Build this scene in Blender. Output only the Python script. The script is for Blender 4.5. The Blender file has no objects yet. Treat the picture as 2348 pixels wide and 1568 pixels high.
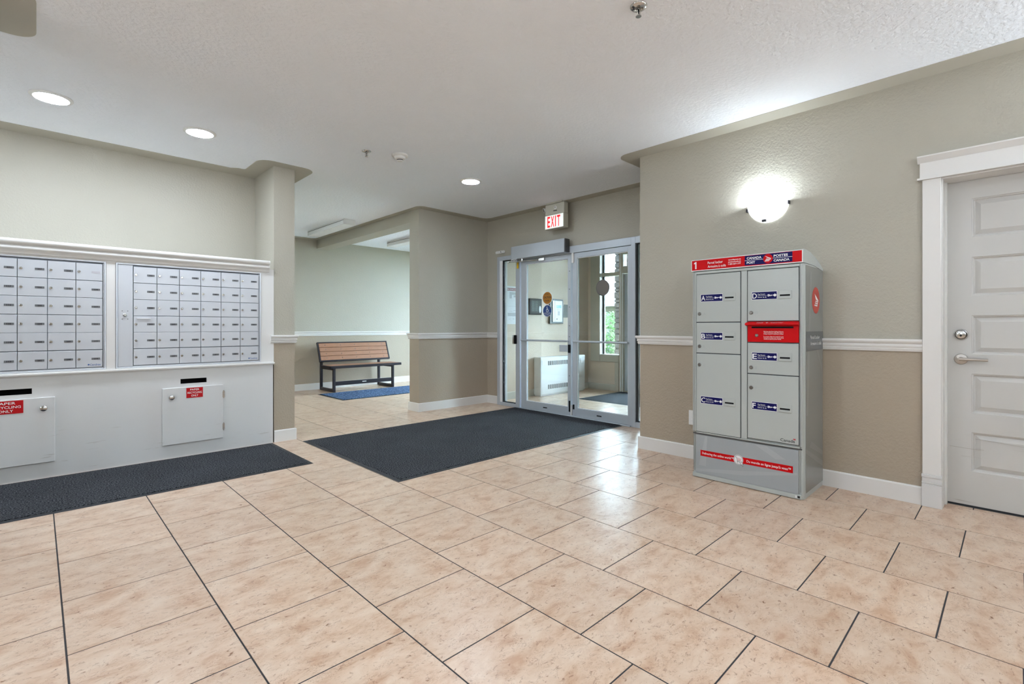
import bpy, bmesh, math, random
from mathutils import Vector, Matrix
from mathutils.geometry import tessellate_polygon

random.seed(7)
scene = bpy.context.scene
COL = scene.collection

# ------------------------------------------------------------------ camera
W_PX, H_PX = 2348.0, 1568.0
F_PX, YAW, HORIZON, CAM_H = 1122.65, 0.7709, 750.44, 1.14
cam_data = bpy.data.cameras.new('camera')
cam_data.sensor_fit = 'HORIZONTAL'
cam_data.sensor_width = 36.0
cam_data.lens = F_PX / W_PX * 36.0
cam_data.shift_y = -(H_PX / 2 - HORIZON) / W_PX
cam_data.clip_start = 0.05
cam_data.clip_end = 400
cam = bpy.data.objects.new('camera', cam_data)
cam.location = (0, 0, CAM_H)
cam.rotation_euler = (math.pi / 2, 0, -YAW)
COL.objects.link(cam)
scene.camera = cam

# ------------------------------------------------------------------ world, exposure
world = bpy.data.worlds.new('world')
scene.world = world
world.use_nodes = True
bg = world.node_tree.nodes['Background']
bg.inputs[0].default_value = (0.62, 0.81, 1.0, 1)
bg.inputs[1].default_value = 14.5
scene.view_settings.view_transform = 'Standard'
scene.view_settings.look = 'None'
scene.view_settings.gamma = 1.0
scene.view_settings.use_curve_mapping = False
scene.view_settings.exposure = 1.6
scene.cycles.use_light_tree = False
scene.cycles.max_bounces = 7
scene.cycles.diffuse_bounces = 4
scene.cycles.adaptive_threshold = 0.03
scene.cycles.glossy_bounces = 3
scene.cycles.transparent_max_bounces = 10
scene.cycles.caustics_reflective = False
scene.cycles.caustics_refractive = False
DOWNLIGHT = 67.0          # radiance of every ceiling disc
SCONCE_W = 2.7            # watts of the bulb over the locker
FILL_SCONCE_W = 37.0          # watts of the unseen sconces added to brighten the ceiling

CEIL = 2.745
SPLIT = 1.02

# ------------------------------------------------------------------ materials
def _mat(name):
    m = bpy.data.materials.new(name)
    m.use_nodes = True
    nt = m.node_tree
    return m, nt, nt.nodes['Principled BSDF']

def plain(name, col, rough=0.5, metal=0.0, spec=0.5, coat=0.0):
    m, nt, p = _mat(name)
    p.inputs['Base Color'].default_value = (*col, 1)
    p.inputs['Roughness'].default_value = rough
    p.inputs['Metallic'].default_value = metal
    p.inputs['Specular IOR Level'].default_value = spec
    if coat:
        p.inputs['Coat Weight'].default_value = coat
        p.inputs['Coat Roughness'].default_value = 0.15
    return m

def textured(name, col, rough=0.6, bump_scale=60.0, bump=0.25, dist=0.004, var=0.04, detail=2.0, spec=0.4, col_scale=3.0):
    """painted surface: small colour drift plus relief"""
    m, nt, p = _mat(name)
    N = nt.nodes; L = nt.links
    tc = N.new('ShaderNodeTexCoord')
    n1 = N.new('ShaderNodeTexNoise'); n1.inputs['Scale'].default_value = bump_scale
    n1.inputs['Detail'].default_value = detail; n1.inputs['Roughness'].default_value = 0.55
    L.new(tc.outputs['Object'], n1.inputs['Vector'])
    bp = N.new('ShaderNodeBump'); bp.inputs['Strength'].default_value = bump
    bp.inputs['Distance'].default_value = dist
    L.new(n1.outputs['Fac'], bp.inputs['Height'])
    L.new(bp.outputs['Normal'], p.inputs['Normal'])
    n2 = N.new('ShaderNodeTexNoise'); n2.inputs['Scale'].default_value = col_scale
    n2.inputs['Detail'].default_value = 4
    L.new(tc.outputs['Object'], n2.inputs['Vector'])
    mx = N.new('ShaderNodeMixRGB')
    mx.inputs[1].default_value = (*[c * (1 - var) for c in col], 1)
    mx.inputs[2].default_value = (*[min(1, c * (1 + var)) for c in col], 1)
    L.new(n2.outputs['Fac'], mx.inputs[0])
    L.new(mx.outputs[0], p.inputs['Base Color'])
    p.inputs['Roughness'].default_value = rough
    p.inputs['Specular IOR Level'].default_value = spec
    return m

def emissive(name, col, strength):
    m, nt, p = _mat(name)
    p.inputs['Base Color'].default_value = (*col, 1)
    p.inputs['Emission Color'].default_value = (*col, 1)
    p.inputs['Emission Strength'].default_value = strength
    return m

def glass(name, tint=(0.96, 0.98, 0.97)):
    m = bpy.data.materials.new(name); m.use_nodes = True
    nt = m.node_tree; N = nt.nodes; L = nt.links
    for n in list(N): N.remove(n)
    out = N.new('ShaderNodeOutputMaterial')
    t = N.new('ShaderNodeBsdfTransparent'); t.inputs[0].default_value = (*tint, 1)
    g = N.new('ShaderNodeBsdfGlossy'); g.inputs['Roughness'].default_value = 0.01
    fr = N.new('ShaderNodeFresnel'); fr.inputs[0].default_value = 1.35
    mx = N.new('ShaderNodeMixShader')
    L.new(fr.outputs[0], mx.inputs[0]); L.new(t.outputs[0], mx.inputs[1]); L.new(g.outputs[0], mx.inputs[2])
    L.new(mx.outputs[0], out.inputs['Surface'])
    return m

def carpet(name, dark, light, scale=110.0):
    m, nt, p = _mat(name)
    N = nt.nodes; L = nt.links
    tc = N.new('ShaderNodeTexCoord')
    n1 = N.new('ShaderNodeTexNoise'); n1.inputs['Scale'].default_value = scale
    n1.inputs['Detail'].default_value = 2
    L.new(tc.outputs['Object'], n1.inputs['Vector'])
    n2 = N.new('ShaderNodeTexNoise'); n2.inputs['Scale'].default_value = 3.0; n2.inputs['Detail'].default_value = 5
    L.new(tc.outputs['Object'], n2.inputs['Vector'])
    r = N.new('ShaderNodeValToRGB')
    r.color_ramp.elements[0].position = 0.40; r.color_ramp.elements[0].color = (*dark, 1)
    r.color_ramp.elements[1].position = 0.72; r.color_ramp.elements[1].color = (*light, 1)
    L.new(n1.outputs['Fac'], r.inputs[0])
    mx = N.new('ShaderNodeMixRGB'); mx.blend_type = 'MULTIPLY'; mx.inputs[0].default_value = 0.45
    L.new(r.outputs[0], mx.inputs[1]); L.new(n2.outputs['Fac'], mx.inputs[2])
    L.new(mx.outputs[0], p.inputs['Base Color'])
    bp = N.new('ShaderNodeBump'); bp.inputs['Strength'].default_value = 0.9; bp.inputs['Distance'].default_value = 0.006
    L.new(n1.outputs['Fac'], bp.inputs['Height']); L.new(bp.outputs['Normal'], p.inputs['Normal'])
    p.inputs['Roughness'].default_value = 0.95
    p.inputs['Specular IOR Level'].default_value = 0.15
    return m

def ceramic(name):
    m, nt, p = _mat(name)
    N = nt.nodes; L = nt.links
    tc = N.new('ShaderNodeTexCoord'); oi = N.new('ShaderNodeObjectInfo')
    ml = N.new('ShaderNodeVectorMath'); ml.operation = 'SCALE'; ml.inputs[3].default_value = 40.0
    cx = N.new('ShaderNodeCombineXYZ')
    L.new(oi.outputs['Random'], cx.inputs[0]); L.new(oi.outputs['Random'], cx.inputs[1])
    L.new(cx.outputs[0], ml.inputs[0])
    ad = N.new('ShaderNodeVectorMath'); ad.operation = 'ADD'
    L.new(tc.outputs['Object'], ad.inputs[0]); L.new(ml.outputs[0], ad.inputs[1])
    mp = N.new('ShaderNodeMapping'); mp.inputs['Scale'].default_value = (1.0, 1.7, 1.0)
    L.new(ad.outputs[0], mp.inputs[0])
    def noise(s, d, rough=0.6, dist=0.0):
        n = N.new('ShaderNodeTexNoise'); n.inputs['Scale'].default_value = s
        n.inputs['Detail'].default_value = d; n.inputs['Roughness'].default_value = rough
        n.inputs['Distortion'].default_value = dist
        L.new(mp.outputs[0], n.inputs['Vector']); return n
    a = noise(7.0, 5, 0.68, 0.4)
    r1 = N.new('ShaderNodeValToRGB')
    e = r1.color_ramp.elements
    e[0].position = 0.34; e[0].color = (0.52, 0.325, 0.21, 1)
    e[1].position = 0.64; e[1].color = (0.70, 0.54, 0.41, 1)
    k = e.new(0.47); k.color = (0.635, 0.455, 0.325, 1)
    L.new(a.outputs['Fac'], r1.inputs[0])
    b = noise(38.0, 3, 0.65, 0.8)
    r2 = N.new('ShaderNodeValToRGB'); e = r2.color_ramp.elements
    e[0].position = 0.28; e[0].color = (0.42, 0.29, 0.23, 1)
    e[1].position = 0.42; e[1].color = (1, 1, 1, 1)
    L.new(b.outputs['Fac'], r2.inputs[0])
    m1 = N.new('ShaderNodeMixRGB'); m1.blend_type = 'MULTIPLY'; m1.inputs[0].default_value = 0.8
    L.new(r1.outputs[0], m1.inputs[1]); L.new(r2.outputs[0], m1.inputs[2])
    c = noise(16.0, 4, 0.7, 1.4)
    r3 = N.new('ShaderNodeValToRGB'); e = r3.color_ramp.elements
    e[0].position = 0.488; e[0].color = (1, 1, 1, 1)
    e[1].position = 0.512; e[1].color = (1, 1, 1, 1)
    k = e.new(0.50); k.color = (0.48, 0.34, 0.28, 1)
    L.new(c.outputs['Fac'], r3.inputs[0])
    g = noise(6.5, 3)
    rg = N.new('ShaderNodeValToRGB'); e = rg.color_ramp.elements
    e[0].position = 0.46; e[0].color = (0, 0, 0, 1); e[1].position = 0.56; e[1].color = (0.85, 0.85, 0.85, 1)
    L.new(g.outputs['Fac'], rg.inputs[0])
    m2 = N.new('ShaderNodeMixRGB'); m2.blend_type = 'MULTIPLY'
    L.new(rg.outputs[0], m2.inputs[0]); L.new(m1.outputs[0], m2.inputs[1]); L.new(r3.outputs[0], m2.inputs[2])
    # each tile slightly different
    hv = N.new('ShaderNodeHueSaturation')
    mr = N.new('ShaderNodeMapRange'); mr.inputs[3].default_value = 0.94; mr.inputs[4].default_value = 1.05
    L.new(oi.outputs['Random'], mr.inputs[0]); L.new(mr.outputs[0], hv.inputs['Value'])
    L.new(m2.outputs[0], hv.inputs['Color'])
    L.new(hv.outputs[0], p.inputs['Base Color'])
    rr = N.new('ShaderNodeMapRange'); rr.inputs[3].default_value = 0.22; rr.inputs[4].default_value = 0.40
    L.new(b.outputs['Fac'], rr.inputs[0]); L.new(rr.outputs[0], p.inputs['Roughness'])
    bp = N.new('ShaderNodeBump'); bp.inputs['Strength'].default_value = 0.12; bp.inputs['Distance'].default_value = 0.003
    L.new(b.outputs['Fac'], bp.inputs['Height']); L.new(bp.outputs['Normal'], p.inputs['Normal'])
    p.inputs['Specular IOR Level'].default_value = 0.5
    return m

def scuffed(name, col, rough=0.45):
    """white paint with grey-brown marks close to the floor and a few specks"""
    m, nt, p = _mat(name)
    N = nt.nodes; L = nt.links
    tc = N.new('ShaderNodeTexCoord')
    mp = N.new('ShaderNodeMapping'); mp.inputs['Scale'].default_value = (3, 3, 26)
    L.new(tc.outputs['Object'], mp.inputs[0])
    n = N.new('ShaderNodeTexNoise'); n.inputs['Scale'].default_value = 1.6; n.inputs['Detail'].default_value = 8
    L.new(mp.outputs[0], n.inputs['Vector'])
    r = N.new('ShaderNodeValToRGB'); e = r.color_ramp.elements
    e[0].position = 0.26; e[0].color = (0.55, 0.48, 0.40, 1); e[1].position = 0.36; e[1].color = (1, 1, 1, 1)
    L.new(n.outputs['Fac'], r.inputs[0])
    sx = N.new('ShaderNodeSeparateXYZ'); L.new(tc.outputs['Object'], sx.inputs[0])
    mr = N.new('ShaderNodeMapRange'); mr.inputs[1].default_value = 0.02; mr.inputs[2].default_value = 0.55
    mr.inputs[3].default_value = 0.75; mr.inputs[4].default_value = 0.0
    L.new(sx.outputs[2], mr.inputs[0])
    mx = N.new('ShaderNodeMixRGB'); mx.blend_type = 'MULTIPLY'
    mx.inputs[1].default_value = (*col, 1)
    L.new(mr.outputs[0], mx.inputs[0]); L.new(r.outputs[0], mx.inputs[2])
    L.new(mx.outputs[0], p.inputs['Base Color'])
    p.inputs['Roughness'].default_value = rough
    return m

M = {}
M['wall_up'] = textured('upper wall paint', (0.455, 0.428, 0.355), 0.5, 62, 0.5, 0.006, 0.015)
M['wall_low'] = textured('lower wall paint', (0.415, 0.35, 0.268), 0.5, 62, 0.5, 0.006, 0.015)
M['ceil'] = textured('ceiling texture', (0.90, 0.93, 0.97), 0.8, 40, 0.8, 0.010, 0.012, 3)
M['band'] = textured('ceiling border paint', (0.455, 0.428, 0.355), 0.5, 20, 0.02, 0.001, 0.01)
M['trim'] = plain('white trim paint', (0.76, 0.74, 0.71), 0.35)
M['door_paint'] = scuffed('door paint', (0.565, 0.55, 0.52), 0.4)
M['cab'] = scuffed('cabinet paint', (0.68, 0.67, 0.655), 0.45)
M['grout'] = textured('dark grout', (0.045, 0.043, 0.045), 0.9, 300, 0.3, 0.001, 0.2)
M['tile'] = ceramic('beige ceramic tile')
M['carpet'] = carpet('charcoal mat pile', (0.006, 0.008, 0.012), (0.155, 0.158, 0.168))
M['carpet_blue'] = carpet('blue mat pile', (0.010, 0.035, 0.10), (0.24, 0.36, 0.58), 60.0)
M['rubber'] = plain('black rubber', (0.018, 0.020, 0.024), 0.55)
M['alu'] = plain('anodised aluminium', (0.50, 0.54, 0.585), 0.4, 0.25)
M['alu_dark'] = plain('dark metal', (0.10, 0.10, 0.10), 0.45, 0.5)
M['black'] = plain('black', (0.006, 0.006, 0.007), 0.6, spec=.15)
M['gasket'] = plain('black gasket', (0.012, 0.012, 0.014), 0.6)
M['glass'] = glass('clear glass')
M['mailmetal'] = plain('pale anodised door', (0.57, 0.585, 0.615), 0.38, 0.25)
M['mailframe'] = plain('mailbox frame aluminium', (0.68, 0.70, 0.74), 0.35, 0.3)
M['shadowgap'] = plain('dark gap', (0.03, 0.035, 0.045), 0.7)
M['mailgap'] = plain('mailbox gap', (0.36, 0.39, 0.45), 0.6)
M['plate'] = plain('grey number plate', (0.14, 0.145, 0.15), 0.4)
M['chrome'] = plain('chrome', (0.62, 0.61, 0.59), 0.18, 1.0)
M['lockmetal'] = plain('lock barrel', (0.26, 0.25, 0.235), 0.3, 1.0)
M['nickel'] = plain('satin nickel', (0.50, 0.46, 0.42), 0.32, 1.0)
M['red'] = plain('sign red', (0.52, 0.006, 0.010), 0.5, spec=.2)
M['white'] = plain('print white', (0.85, 0.85, 0.85), 0.4)
M['plastic'] = plain('white plastic', (0.80, 0.80, 0.78), 0.4)
M['beigeplastic'] = plain('beige plastic', (0.60, 0.59, 0.51), 0.45)
M['lock_grey'] = textured('locker paint', (0.445, 0.475, 0.455), 0.28, 180, 0.05, 0.001, 0.01, 1, 0.5)
M['lock_dark'] = plain('locker base panel', (0.34, 0.365, 0.375), 0.3)
M['lock_streak'] = plain('locker base pattern', (0.385, 0.41, 0.415), 0.3)
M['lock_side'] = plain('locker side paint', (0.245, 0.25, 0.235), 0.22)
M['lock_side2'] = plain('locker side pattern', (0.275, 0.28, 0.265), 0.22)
M['lock_band'] = plain('locker side band', (0.115, 0.125, 0.125), 0.25)
M['navy'] = plain('navy print', (0.002, 0.002, 0.085), 0.45, spec=.2)
M['printred'] = plain('post red', (0.56, 0.0015, 0.004), 0.45, spec=.15)
M['sidered'] = plain('side logo red', (0.50, 0.035, 0.025), 0.3)
M['ink'] = plain('black print', (0.012, 0.012, 0.014), 0.4)
M['logo_blue'] = plain('blue print', (0.05, 0.12, 0.35), 0.4)
M['wood'] = textured('orange brown plank', (0.36, 0.18, 0.105), 0.5, 30, 0.1, 0.002, 0.08, 4, 0.4, 12)
M['bench_metal'] = plain('dark bench steel', (0.022, 0.020, 0.028), 0.38, 0.2)
M['opal'] = emissive('lit diffuser', (0.765, 0.87, 1.0), DOWNLIGHT)
M['shade'] = emissive('lit frosted glass', (0.90, 0.96, 1.0), .55)
M['bulb'] = emissive('bulb', (.88, .95, 1), 25)
M['lens'] = plain('fixture lens', (0.86, 0.86, 0.86), 0.3)
M['orange'] = plain('caution orange', (0.42, 0.17, 0.015), 0.4)
M['stickerblue'] = plain('access blue', (0.012, 0.055, 0.22), 0.4)
M['stickerback'] = plain('sticker back', (0.155, 0.14, 0.12), 0.6)
M['paper'] = plain('paper', (0.78, 0.77, 0.79), 0.6)
M['papergrey'] = plain('paper grey', (0.50, 0.48, 0.51), 0.6)
M['maroon'] = plain('maroon print', (0.28, 0.012, 0.03), 0.5)
M['yellow'] = plain('yellow tag', (0.75, 0.45, 0.02), 0.5)
M['vest_wall'] = textured('vestibule paint', (0.66, 0.53, 0.41), 0.6, 75, 0.5, 0.006, 0.02)
M['heater'] = plain('heater enamel', (0.74, 0.74, 0.73), 0.35)
M['screen'] = plain('dark screen', (0.020, 0.028, 0.020), 0.55, spec=.2)
M['lcd'] = plain('lcd', (0.10, 0.38, 0.42), 0.2)
M['woodtrim'] = plain('taupe window casing', (0.50, 0.455, 0.365), 0.5)
M['stone'] = textured('grey stone', (0.085, 0.08, 0.08), 0.9, 24, 0.9, 0.02, 0.35, 5, 0.2, 9)
M['mortar'] = plain('mortar', (0.03, 0.03, 0.03), 0.95)
M['lawn'] = textured('lawn', (0.035, 0.06, 0.012), 0.95, 90, 0.8, 0.03, 0.35, 5, 0.1, 12)
M['leaf'] = textured('leaf green', (0.022, 0.055, 0.009), 0.7, 30, 0.2, 0.01, 0.35, 3, 0.2, 6)
M['concrete'] = textured('concrete', (0.50, 0.49, 0.47), 0.9, 60, 0.3, 0.004, 0.1, 4)
M['stucco'] = textured('pale stucco', (0.10, 0.09, 0.06), 0.9, 80, 0.4, 0.005, 0.05, 3)
M['shingle'] = textured('grey shingle', (0.06, 0.066, 0.075), 0.9, 30, 0.5, 0.01, 0.2, 4)
M['soffit'] = plain('soffit', (0.10, 0.115, 0.12), 0.6)

for k_ in ('shade', 'bulb'): M[k_].cycles.emission_sampling = 'NONE'

# ------------------------------------------------------------------ mesh builder
_text_cache = {}
def text_geo(body, bold=0.0, res=3):
    key = (body, bold, res)
    if key not in _text_cache:
        cu = bpy.data.curves.new('lettering', 'FONT')
        cu.body = body; cu.size = 1.0; cu.align_x = 'LEFT'; cu.align_y = 'BOTTOM_BASELINE'
        cu.resolution_u = res; cu.offset = bold; cu.fill_mode = 'FRONT'
        ob = bpy.data.objects.new('lettering', cu)
        COL.objects.link(ob)
        bpy.context.view_layer.update()
        me = bpy.data.meshes.new_from_object(ob)
        v = [tuple(x.co) for x in me.vertices]; f = [tuple(x.vertices) for x in me.polygons]
        bpy.data.objects.remove(ob); bpy.data.curves.remove(cu); bpy.data.meshes.remove(me)
        xs = [p[0] for p in v] or [0, 1]; ys = [p[1] for p in v] or [0, 1]
        _text_cache[key] = (v, f, min(xs), max(xs), min(ys), max(ys))
    return _text_cache[key]

class MB:
    def __init__(self):
        self.v = []; self.f = []; self.m = []
    def add(self, vs, fs, m=0):
        o = len(self.v)
        self.v += [tuple(p) for p in vs]
        self.f += [tuple(i + o for i in f) for f in fs]
        self.m += [m] * len(fs)
        return self
    def box(self, x0, x1, y0, y1, z0, z1, m=0):
        x0, x1 = min(x0, x1), max(x0, x1); y0, y1 = min(y0, y1), max(y0, y1); z0, z1 = min(z0, z1), max(z0, z1)
        vs = [(x0, y0, z0), (x1, y0, z0), (x1, y1, z0), (x0, y1, z0), (x0, y0, z1), (x1, y0, z1), (x1, y1, z1), (x0, y1, z1)]
        fs = [(0, 3, 2, 1), (4, 5, 6, 7), (0, 1, 5, 4), (1, 2, 6, 5), (2, 3, 7, 6), (3, 0, 4, 7)]
        return self.add(vs, fs, m)
    def prism(self, poly, O, R, U, N, depth, m=0):
        """2-D outline (counter-clockwise seen from +N) at O, extruded back along -N"""
        O, R, U, N = Vector(O), Vector(R), Vector(U), Vector(N)
        n = len(poly)
        a = [O + R * p[0] + U * p[1] for p in poly]
        b = [p - N * depth for p in a]
        fs = [tuple(range(n)), tuple(range(2 * n - 1, n - 1, -1))]
        fs += [(i, i + n, (i + 1) % n + n, (i + 1) % n) for i in range(n)]
        return self.add(a + b, fs, m)
    def cyl(self, p0, p1, r0, r1=None, n=16, m=0):
        r1 = r0 if r1 is None else r1
        p0, p1 = Vector(p0), Vector(p1)
        ax = (p1 - p0).normalized()
        s = ax.orthogonal().normalized(); t = ax.cross(s)
        ring = [s * math.cos(2 * math.pi * i / n) + t * math.sin(2 * math.pi * i / n) for i in range(n)]
        a = [p0 + q * r0 for q in ring]; b = [p1 + q * r1 for q in ring]
        fs = [tuple(range(n - 1, -1, -1)), tuple(range(n, 2 * n))]
        fs += [(i, (i + 1) % n, (i + 1) % n + n, i + n) for i in range(n)]
        return self.add(a + b, fs, m)
    def lathe(self, prof, O, axis, n=24, m=0):
        """prof: list of (radius, distance along axis); closed with caps where r>0"""
        O, ax = Vector(O), Vector(axis).normalized()
        s = ax.orthogonal().normalized(); t = ax.cross(s)
        vs = []; fs = []
        k = len(prof)
        for r, h in prof:
            for i in range(n):
                a = 2 * math.pi * i / n
                vs.append(O + ax * h + (s * math.cos(a) + t * math.sin(a)) * max(r, 1e-5))
        for j in range(k - 1):
            for i in range(n):
                fs.append((j * n + i, j * n + (i + 1) % n, (j + 1) * n + (i + 1) % n, (j + 1) * n + i))
        fs.append(tuple(range(n - 1, -1, -1))); fs.append(tuple((k - 1) * n + i for i in range(n)))
        return self.add(vs, fs, m)
    def tube(self, pts, r, n=8, m=0):
        for a, b in zip(pts[:-1], pts[1:]):
            self.cyl(a, b, r, r, n, m)
        return self
    def text(self, body, O, R, U, N, height, m=0, bold=0.0, align='l', width=None, eps=0.0008, res=3):
        """letters as flat print a hair in front of the surface; height = capital height"""
        v, f, x0, x1, y0, y1 = text_geo(body, bold, res)
        O, R, U, N = Vector(O), Vector(R), Vector(U), Vector(N)
        s = height / 0.70
        sx = s if width is None else width / max(1e-6, x1 - x0)
        w = (x1 - x0) * sx
        dx = {'l': 0, 'c': -w / 2, 'r': -w}[align]
        vs = [O + R * ((p[0] - x0) * sx + dx) + U * (p[1] * s) + N * eps for p in v]
        return self.add(vs, f, m)
    def sweep(self, prof, path, m=0, ends=True):
        """profile (out, z) along an XY polyline; 'out' is to the left of travel"""
        P = [Vector((p[0], p[1])) for p in path]
        nrm = []
        for a, b in zip(P[:-1], P[1:]):
            d = (b - a).normalized(); nrm.append(Vector((-d.y, d.x)))
        rings = []
        for i, p in enumerate(P):
            n1 = nrm[max(0, i - 1)]; n2 = nrm[min(len(nrm) - 1, i)]
            o = (n1 + n2) / max(0.2, 1 + n1.dot(n2))
            rings.append([(p.x + o.x * d, p.y + o.y * d, z) for d, z in prof])
        k = len(prof); vs = [q for r in rings for q in r]; fs = []
        for i in range(len(P) - 1):
            for j in range(k):
                fs.append((i * k + j, i * k + (j + 1) % k, (i + 1) * k + (j + 1) % k, (i + 1) * k + j))
        if ends:
            fs.append(tuple(range(k - 1, -1, -1))); fs.append(tuple((len(P) - 1) * k + j for j in range(k)))
        return self.add(vs, fs, m)
    def mesh(self, name, mats, origin=(0, 0, 0), bevel=0.0, seg=1, smooth=None):
        bm = bmesh.new()
        ox, oy, oz = origin
        vs = [bm.verts.new((x - ox, y - oy, z - oz)) for x, y, z in self.v]
        for f, m in zip(self.f, self.m):
            try:
                fc = bm.faces.new([vs[i] for i in f]); fc.material_index = m
            except ValueError:
                pass
        if bevel > 0:
            bmesh.ops.recalc_face_normals(bm, faces=bm.faces)
            eds = [e for e in bm.edges if len(e.link_faces) == 2 and e.calc_face_angle(0) > 0.6]
            bmesh.ops.bevel(bm, geom=eds, offset=bevel, segments=seg, affect='EDGES', clamp_overlap=True)
        bm.normal_update()
        ng = [f for f in bm.faces if len(f.verts) > 4]
        if ng: bmesh.ops.triangulate(bm, faces=ng)
        me = bpy.data.meshes.new(name)
        bm.to_mesh(me); bm.free()
        for mt in mats: me.materials.append(mt)
        if smooth is not None:
            for p in me.polygons: p.use_smooth = True
            me.set_sharp_from_angle(angle=math.radians(smooth))
        return me

def tag(o, label=None, cat=None, group=None, kind=None):
    if label: o['label'] = label
    if cat: o['category'] = cat
    if group: o['group'] = group
    if kind: o['kind'] = kind
    return o

def thing(name, loc, label, cat, group=None, kind=None):
    o = bpy.data.objects.new(name, None)
    o.empty_display_size = 0.1
    o.location = loc
    COL.objects.link(o)
    return tag(o, label, cat, group, kind)

def world_loc(o):
    v = Vector(o.location)
    while o.parent: o = o.parent; v += Vector(o.location)
    return v

def part(name, mb, mats, parent=None, bevel=0.0, seg=1, smooth=None, label=None, kind=None, origin=None):
    """mesh object from world-space geometry, parented to a thing or part"""
    if not isinstance(mats, (list, tuple)): mats = [mats]
    wp = world_loc(parent) if parent else Vector((0, 0, 0))
    org = Vector(origin) if origin is not None else (wp if parent else Vector((0, 0, 0)))
    me = mb.mesh(name, mats, org, bevel, seg, smooth)
    o = bpy.data.objects.new(name, me)
    o.location = org - wp
    COL.objects.link(o)
    if parent: o.parent = parent
    if label: o['label'] = label
    if kind: o['kind'] = kind
    return o

def struct(name, mb, mats, label, cat, **k):
    o = part(name, mb, mats, **k)
    return tag(o, label, cat, kind='structure')

def clone(src, parent, loc):
    """copy of a mesh part (and its children) sharing mesh data"""
    c = src.copy(); COL.objects.link(c); c.parent = parent; c.location = loc
    for ch in src.children:
        clone(ch, c, ch.location)
    return c

def round_poly(pts, seg=6):
    """outline from (x, y[, radius]) corners"""
    out = []
    n = len(pts)
    for i, p in enumerate(pts):
        r = p[2] if len(p) > 2 else 0
        c = Vector(p[:2])
        if r <= 0:
            out.append((c.x, c.y)); continue
        a = (Vector(pts[i - 1][:2]) - c).normalized(); b = (Vector(pts[(i + 1) % n][:2]) - c).normalized()
        ang = a.angle(b); t = r / math.tan(ang / 2)
        cen = c + (a + b).normalized() * (r / math.sin(ang / 2))
        s = c + a * t - cen; e = c + b * t - cen
        a0 = math.atan2(s.y, s.x); a1 = math.atan2(e.y, e.x); d = a1 - a0
        while d > math.pi: d -= 2 * math.pi
        while d < -math.pi: d += 2 * math.pi
        for k in range(seg + 1):
            q = a0 + d * k / seg
            out.append((cen.x + r * math.cos(q), cen.y + r * math.sin(q)))
    return out

def circle(r, n=32, cx=0, cy=0, ry=None):
    ry = r if ry is None else ry
    return [(cx + r * math.cos(2 * math.pi * i / n), cy + ry * math.sin(2 * math.pi * i / n)) for i in range(n)]

X, Y, Z = Vector((1, 0, 0)), Vector((0, 1, 0)), Vector((0, 0, 1))

# ================================================================== SETTING
# ---- floor: slab (joint material) with tiles
TX, TY, X0 = 0.4585, 0.4569, 0.0752
fl = MB().box(-3.6, 7.62, -2.6, 9.1, -0.12, -0.0014)
floor = struct('floor', fl, M['grout'], 'beige ceramic tiled lobby floor with dark joints', 'floor')
OFFS = {0: .028, 1: .502, 2: .981, 3: 1.469, 4: 1.96, 5: 2.449, 6: 2.941, 7: 3.43}
def col_off(c):
    if c in OFFS: return OFFS[c]
    if c < 0: return .028 + c * .477
    return 3.43 + (c - 7) * .489
GAP = 0.0055
tile_mb = MB().box(-(TX - GAP) / 2, (TX - GAP) / 2, -(TY - GAP) / 2, (TY - GAP) / 2, -0.010, 0.0)
tile_me = tile_mb.mesh('floor_tile', [M['tile']], (0, 0, 0), 0.0012, 1)
cells = []
for c in range(-8, 17):
    off = (col_off(c) % 1.0) * TY
    for k in range(-7, 21):
        x, y = X0 + (c + .5) * TX, off + (k + .5) * TY
        x0, x1, y0, y1 = x - TX / 2, x + TX / 2, y - TY / 2, y + TY / 2
        if x1 < -3.5 or x0 > 7.43 or y1 < -2.5 or y0 > 8.97: continue
        full = x0 > -3.55 and x1 < 7.58 and y0 > -2.55 and y1 < 9.06
        hidden = (x0 > 4.30 and y1 < 2.30) or (x1 < 1.69 and y0 > 5.14) or not full
        inview = (x1 > -0.08 * y - 0.25) and (y1 > -0.35) and not hidden
        cells.append((0 if inview else 1, x * .6968 + y * .7173, x, y, x0, x1, y0, y1))
cells.sort()
rest = MB()
for i, (flag, d, x, y, x0, x1, y0, y1) in enumerate(cells):
    if i < 300 and flag == 0:
        o = bpy.data.objects.new('floor_tile', tile_me)
        o.location = (x, y, 0); COL.objects.link(o); o.parent = floor
    else:
        g = GAP / 2
        rest.box(max(x0 + g, -3.58), min(x1 - g, 7.6), max(y0 + g, -2.58), min(y1 - g, 9.08), -0.010, 0)
part('floor_tile_field', rest, M['tile'], floor, kind='stuff')

# ---- ceiling with painted border
ceiling = struct('ceiling', MB().box(-3.6, 7.62, -2.6, 9.1, CEIL, CEIL + .1), M['ceil'], 'white stippled ceiling over the whole lobby', 'ceiling')
def border(poly):
    pts = round_poly(poly, 8)
    tris = tessellate_polygon([[Vector((p[0], p[1], 0)) for p in pts]])
    n = len(pts)
    mb = MB().add([(p[0], p[1], CEIL - .003) for p in pts] + [(p[0], p[1], CEIL + .004) for p in pts],
                  [tuple(t) for t in tris] + [(k, (k + 1) % n, (k + 1) % n + n, k + n) for k in range(n)])
    part('ceiling_border', mb, M['band'], ceiling, label='smooth beige border painted along the wall')
border([(-3.5, 5.71), (-3.5, 5.50), (1.40, 5.50, .04), (1.46, 5.46, .04), (1.52, 5.46, .03), (1.52, 4.995, .13), (2.06, 4.995, .13), (2.06, 8.83), (1.89, 8.83), (1.89, 5.13), (1.69, 5.13), (1.69, 5.71)])
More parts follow.
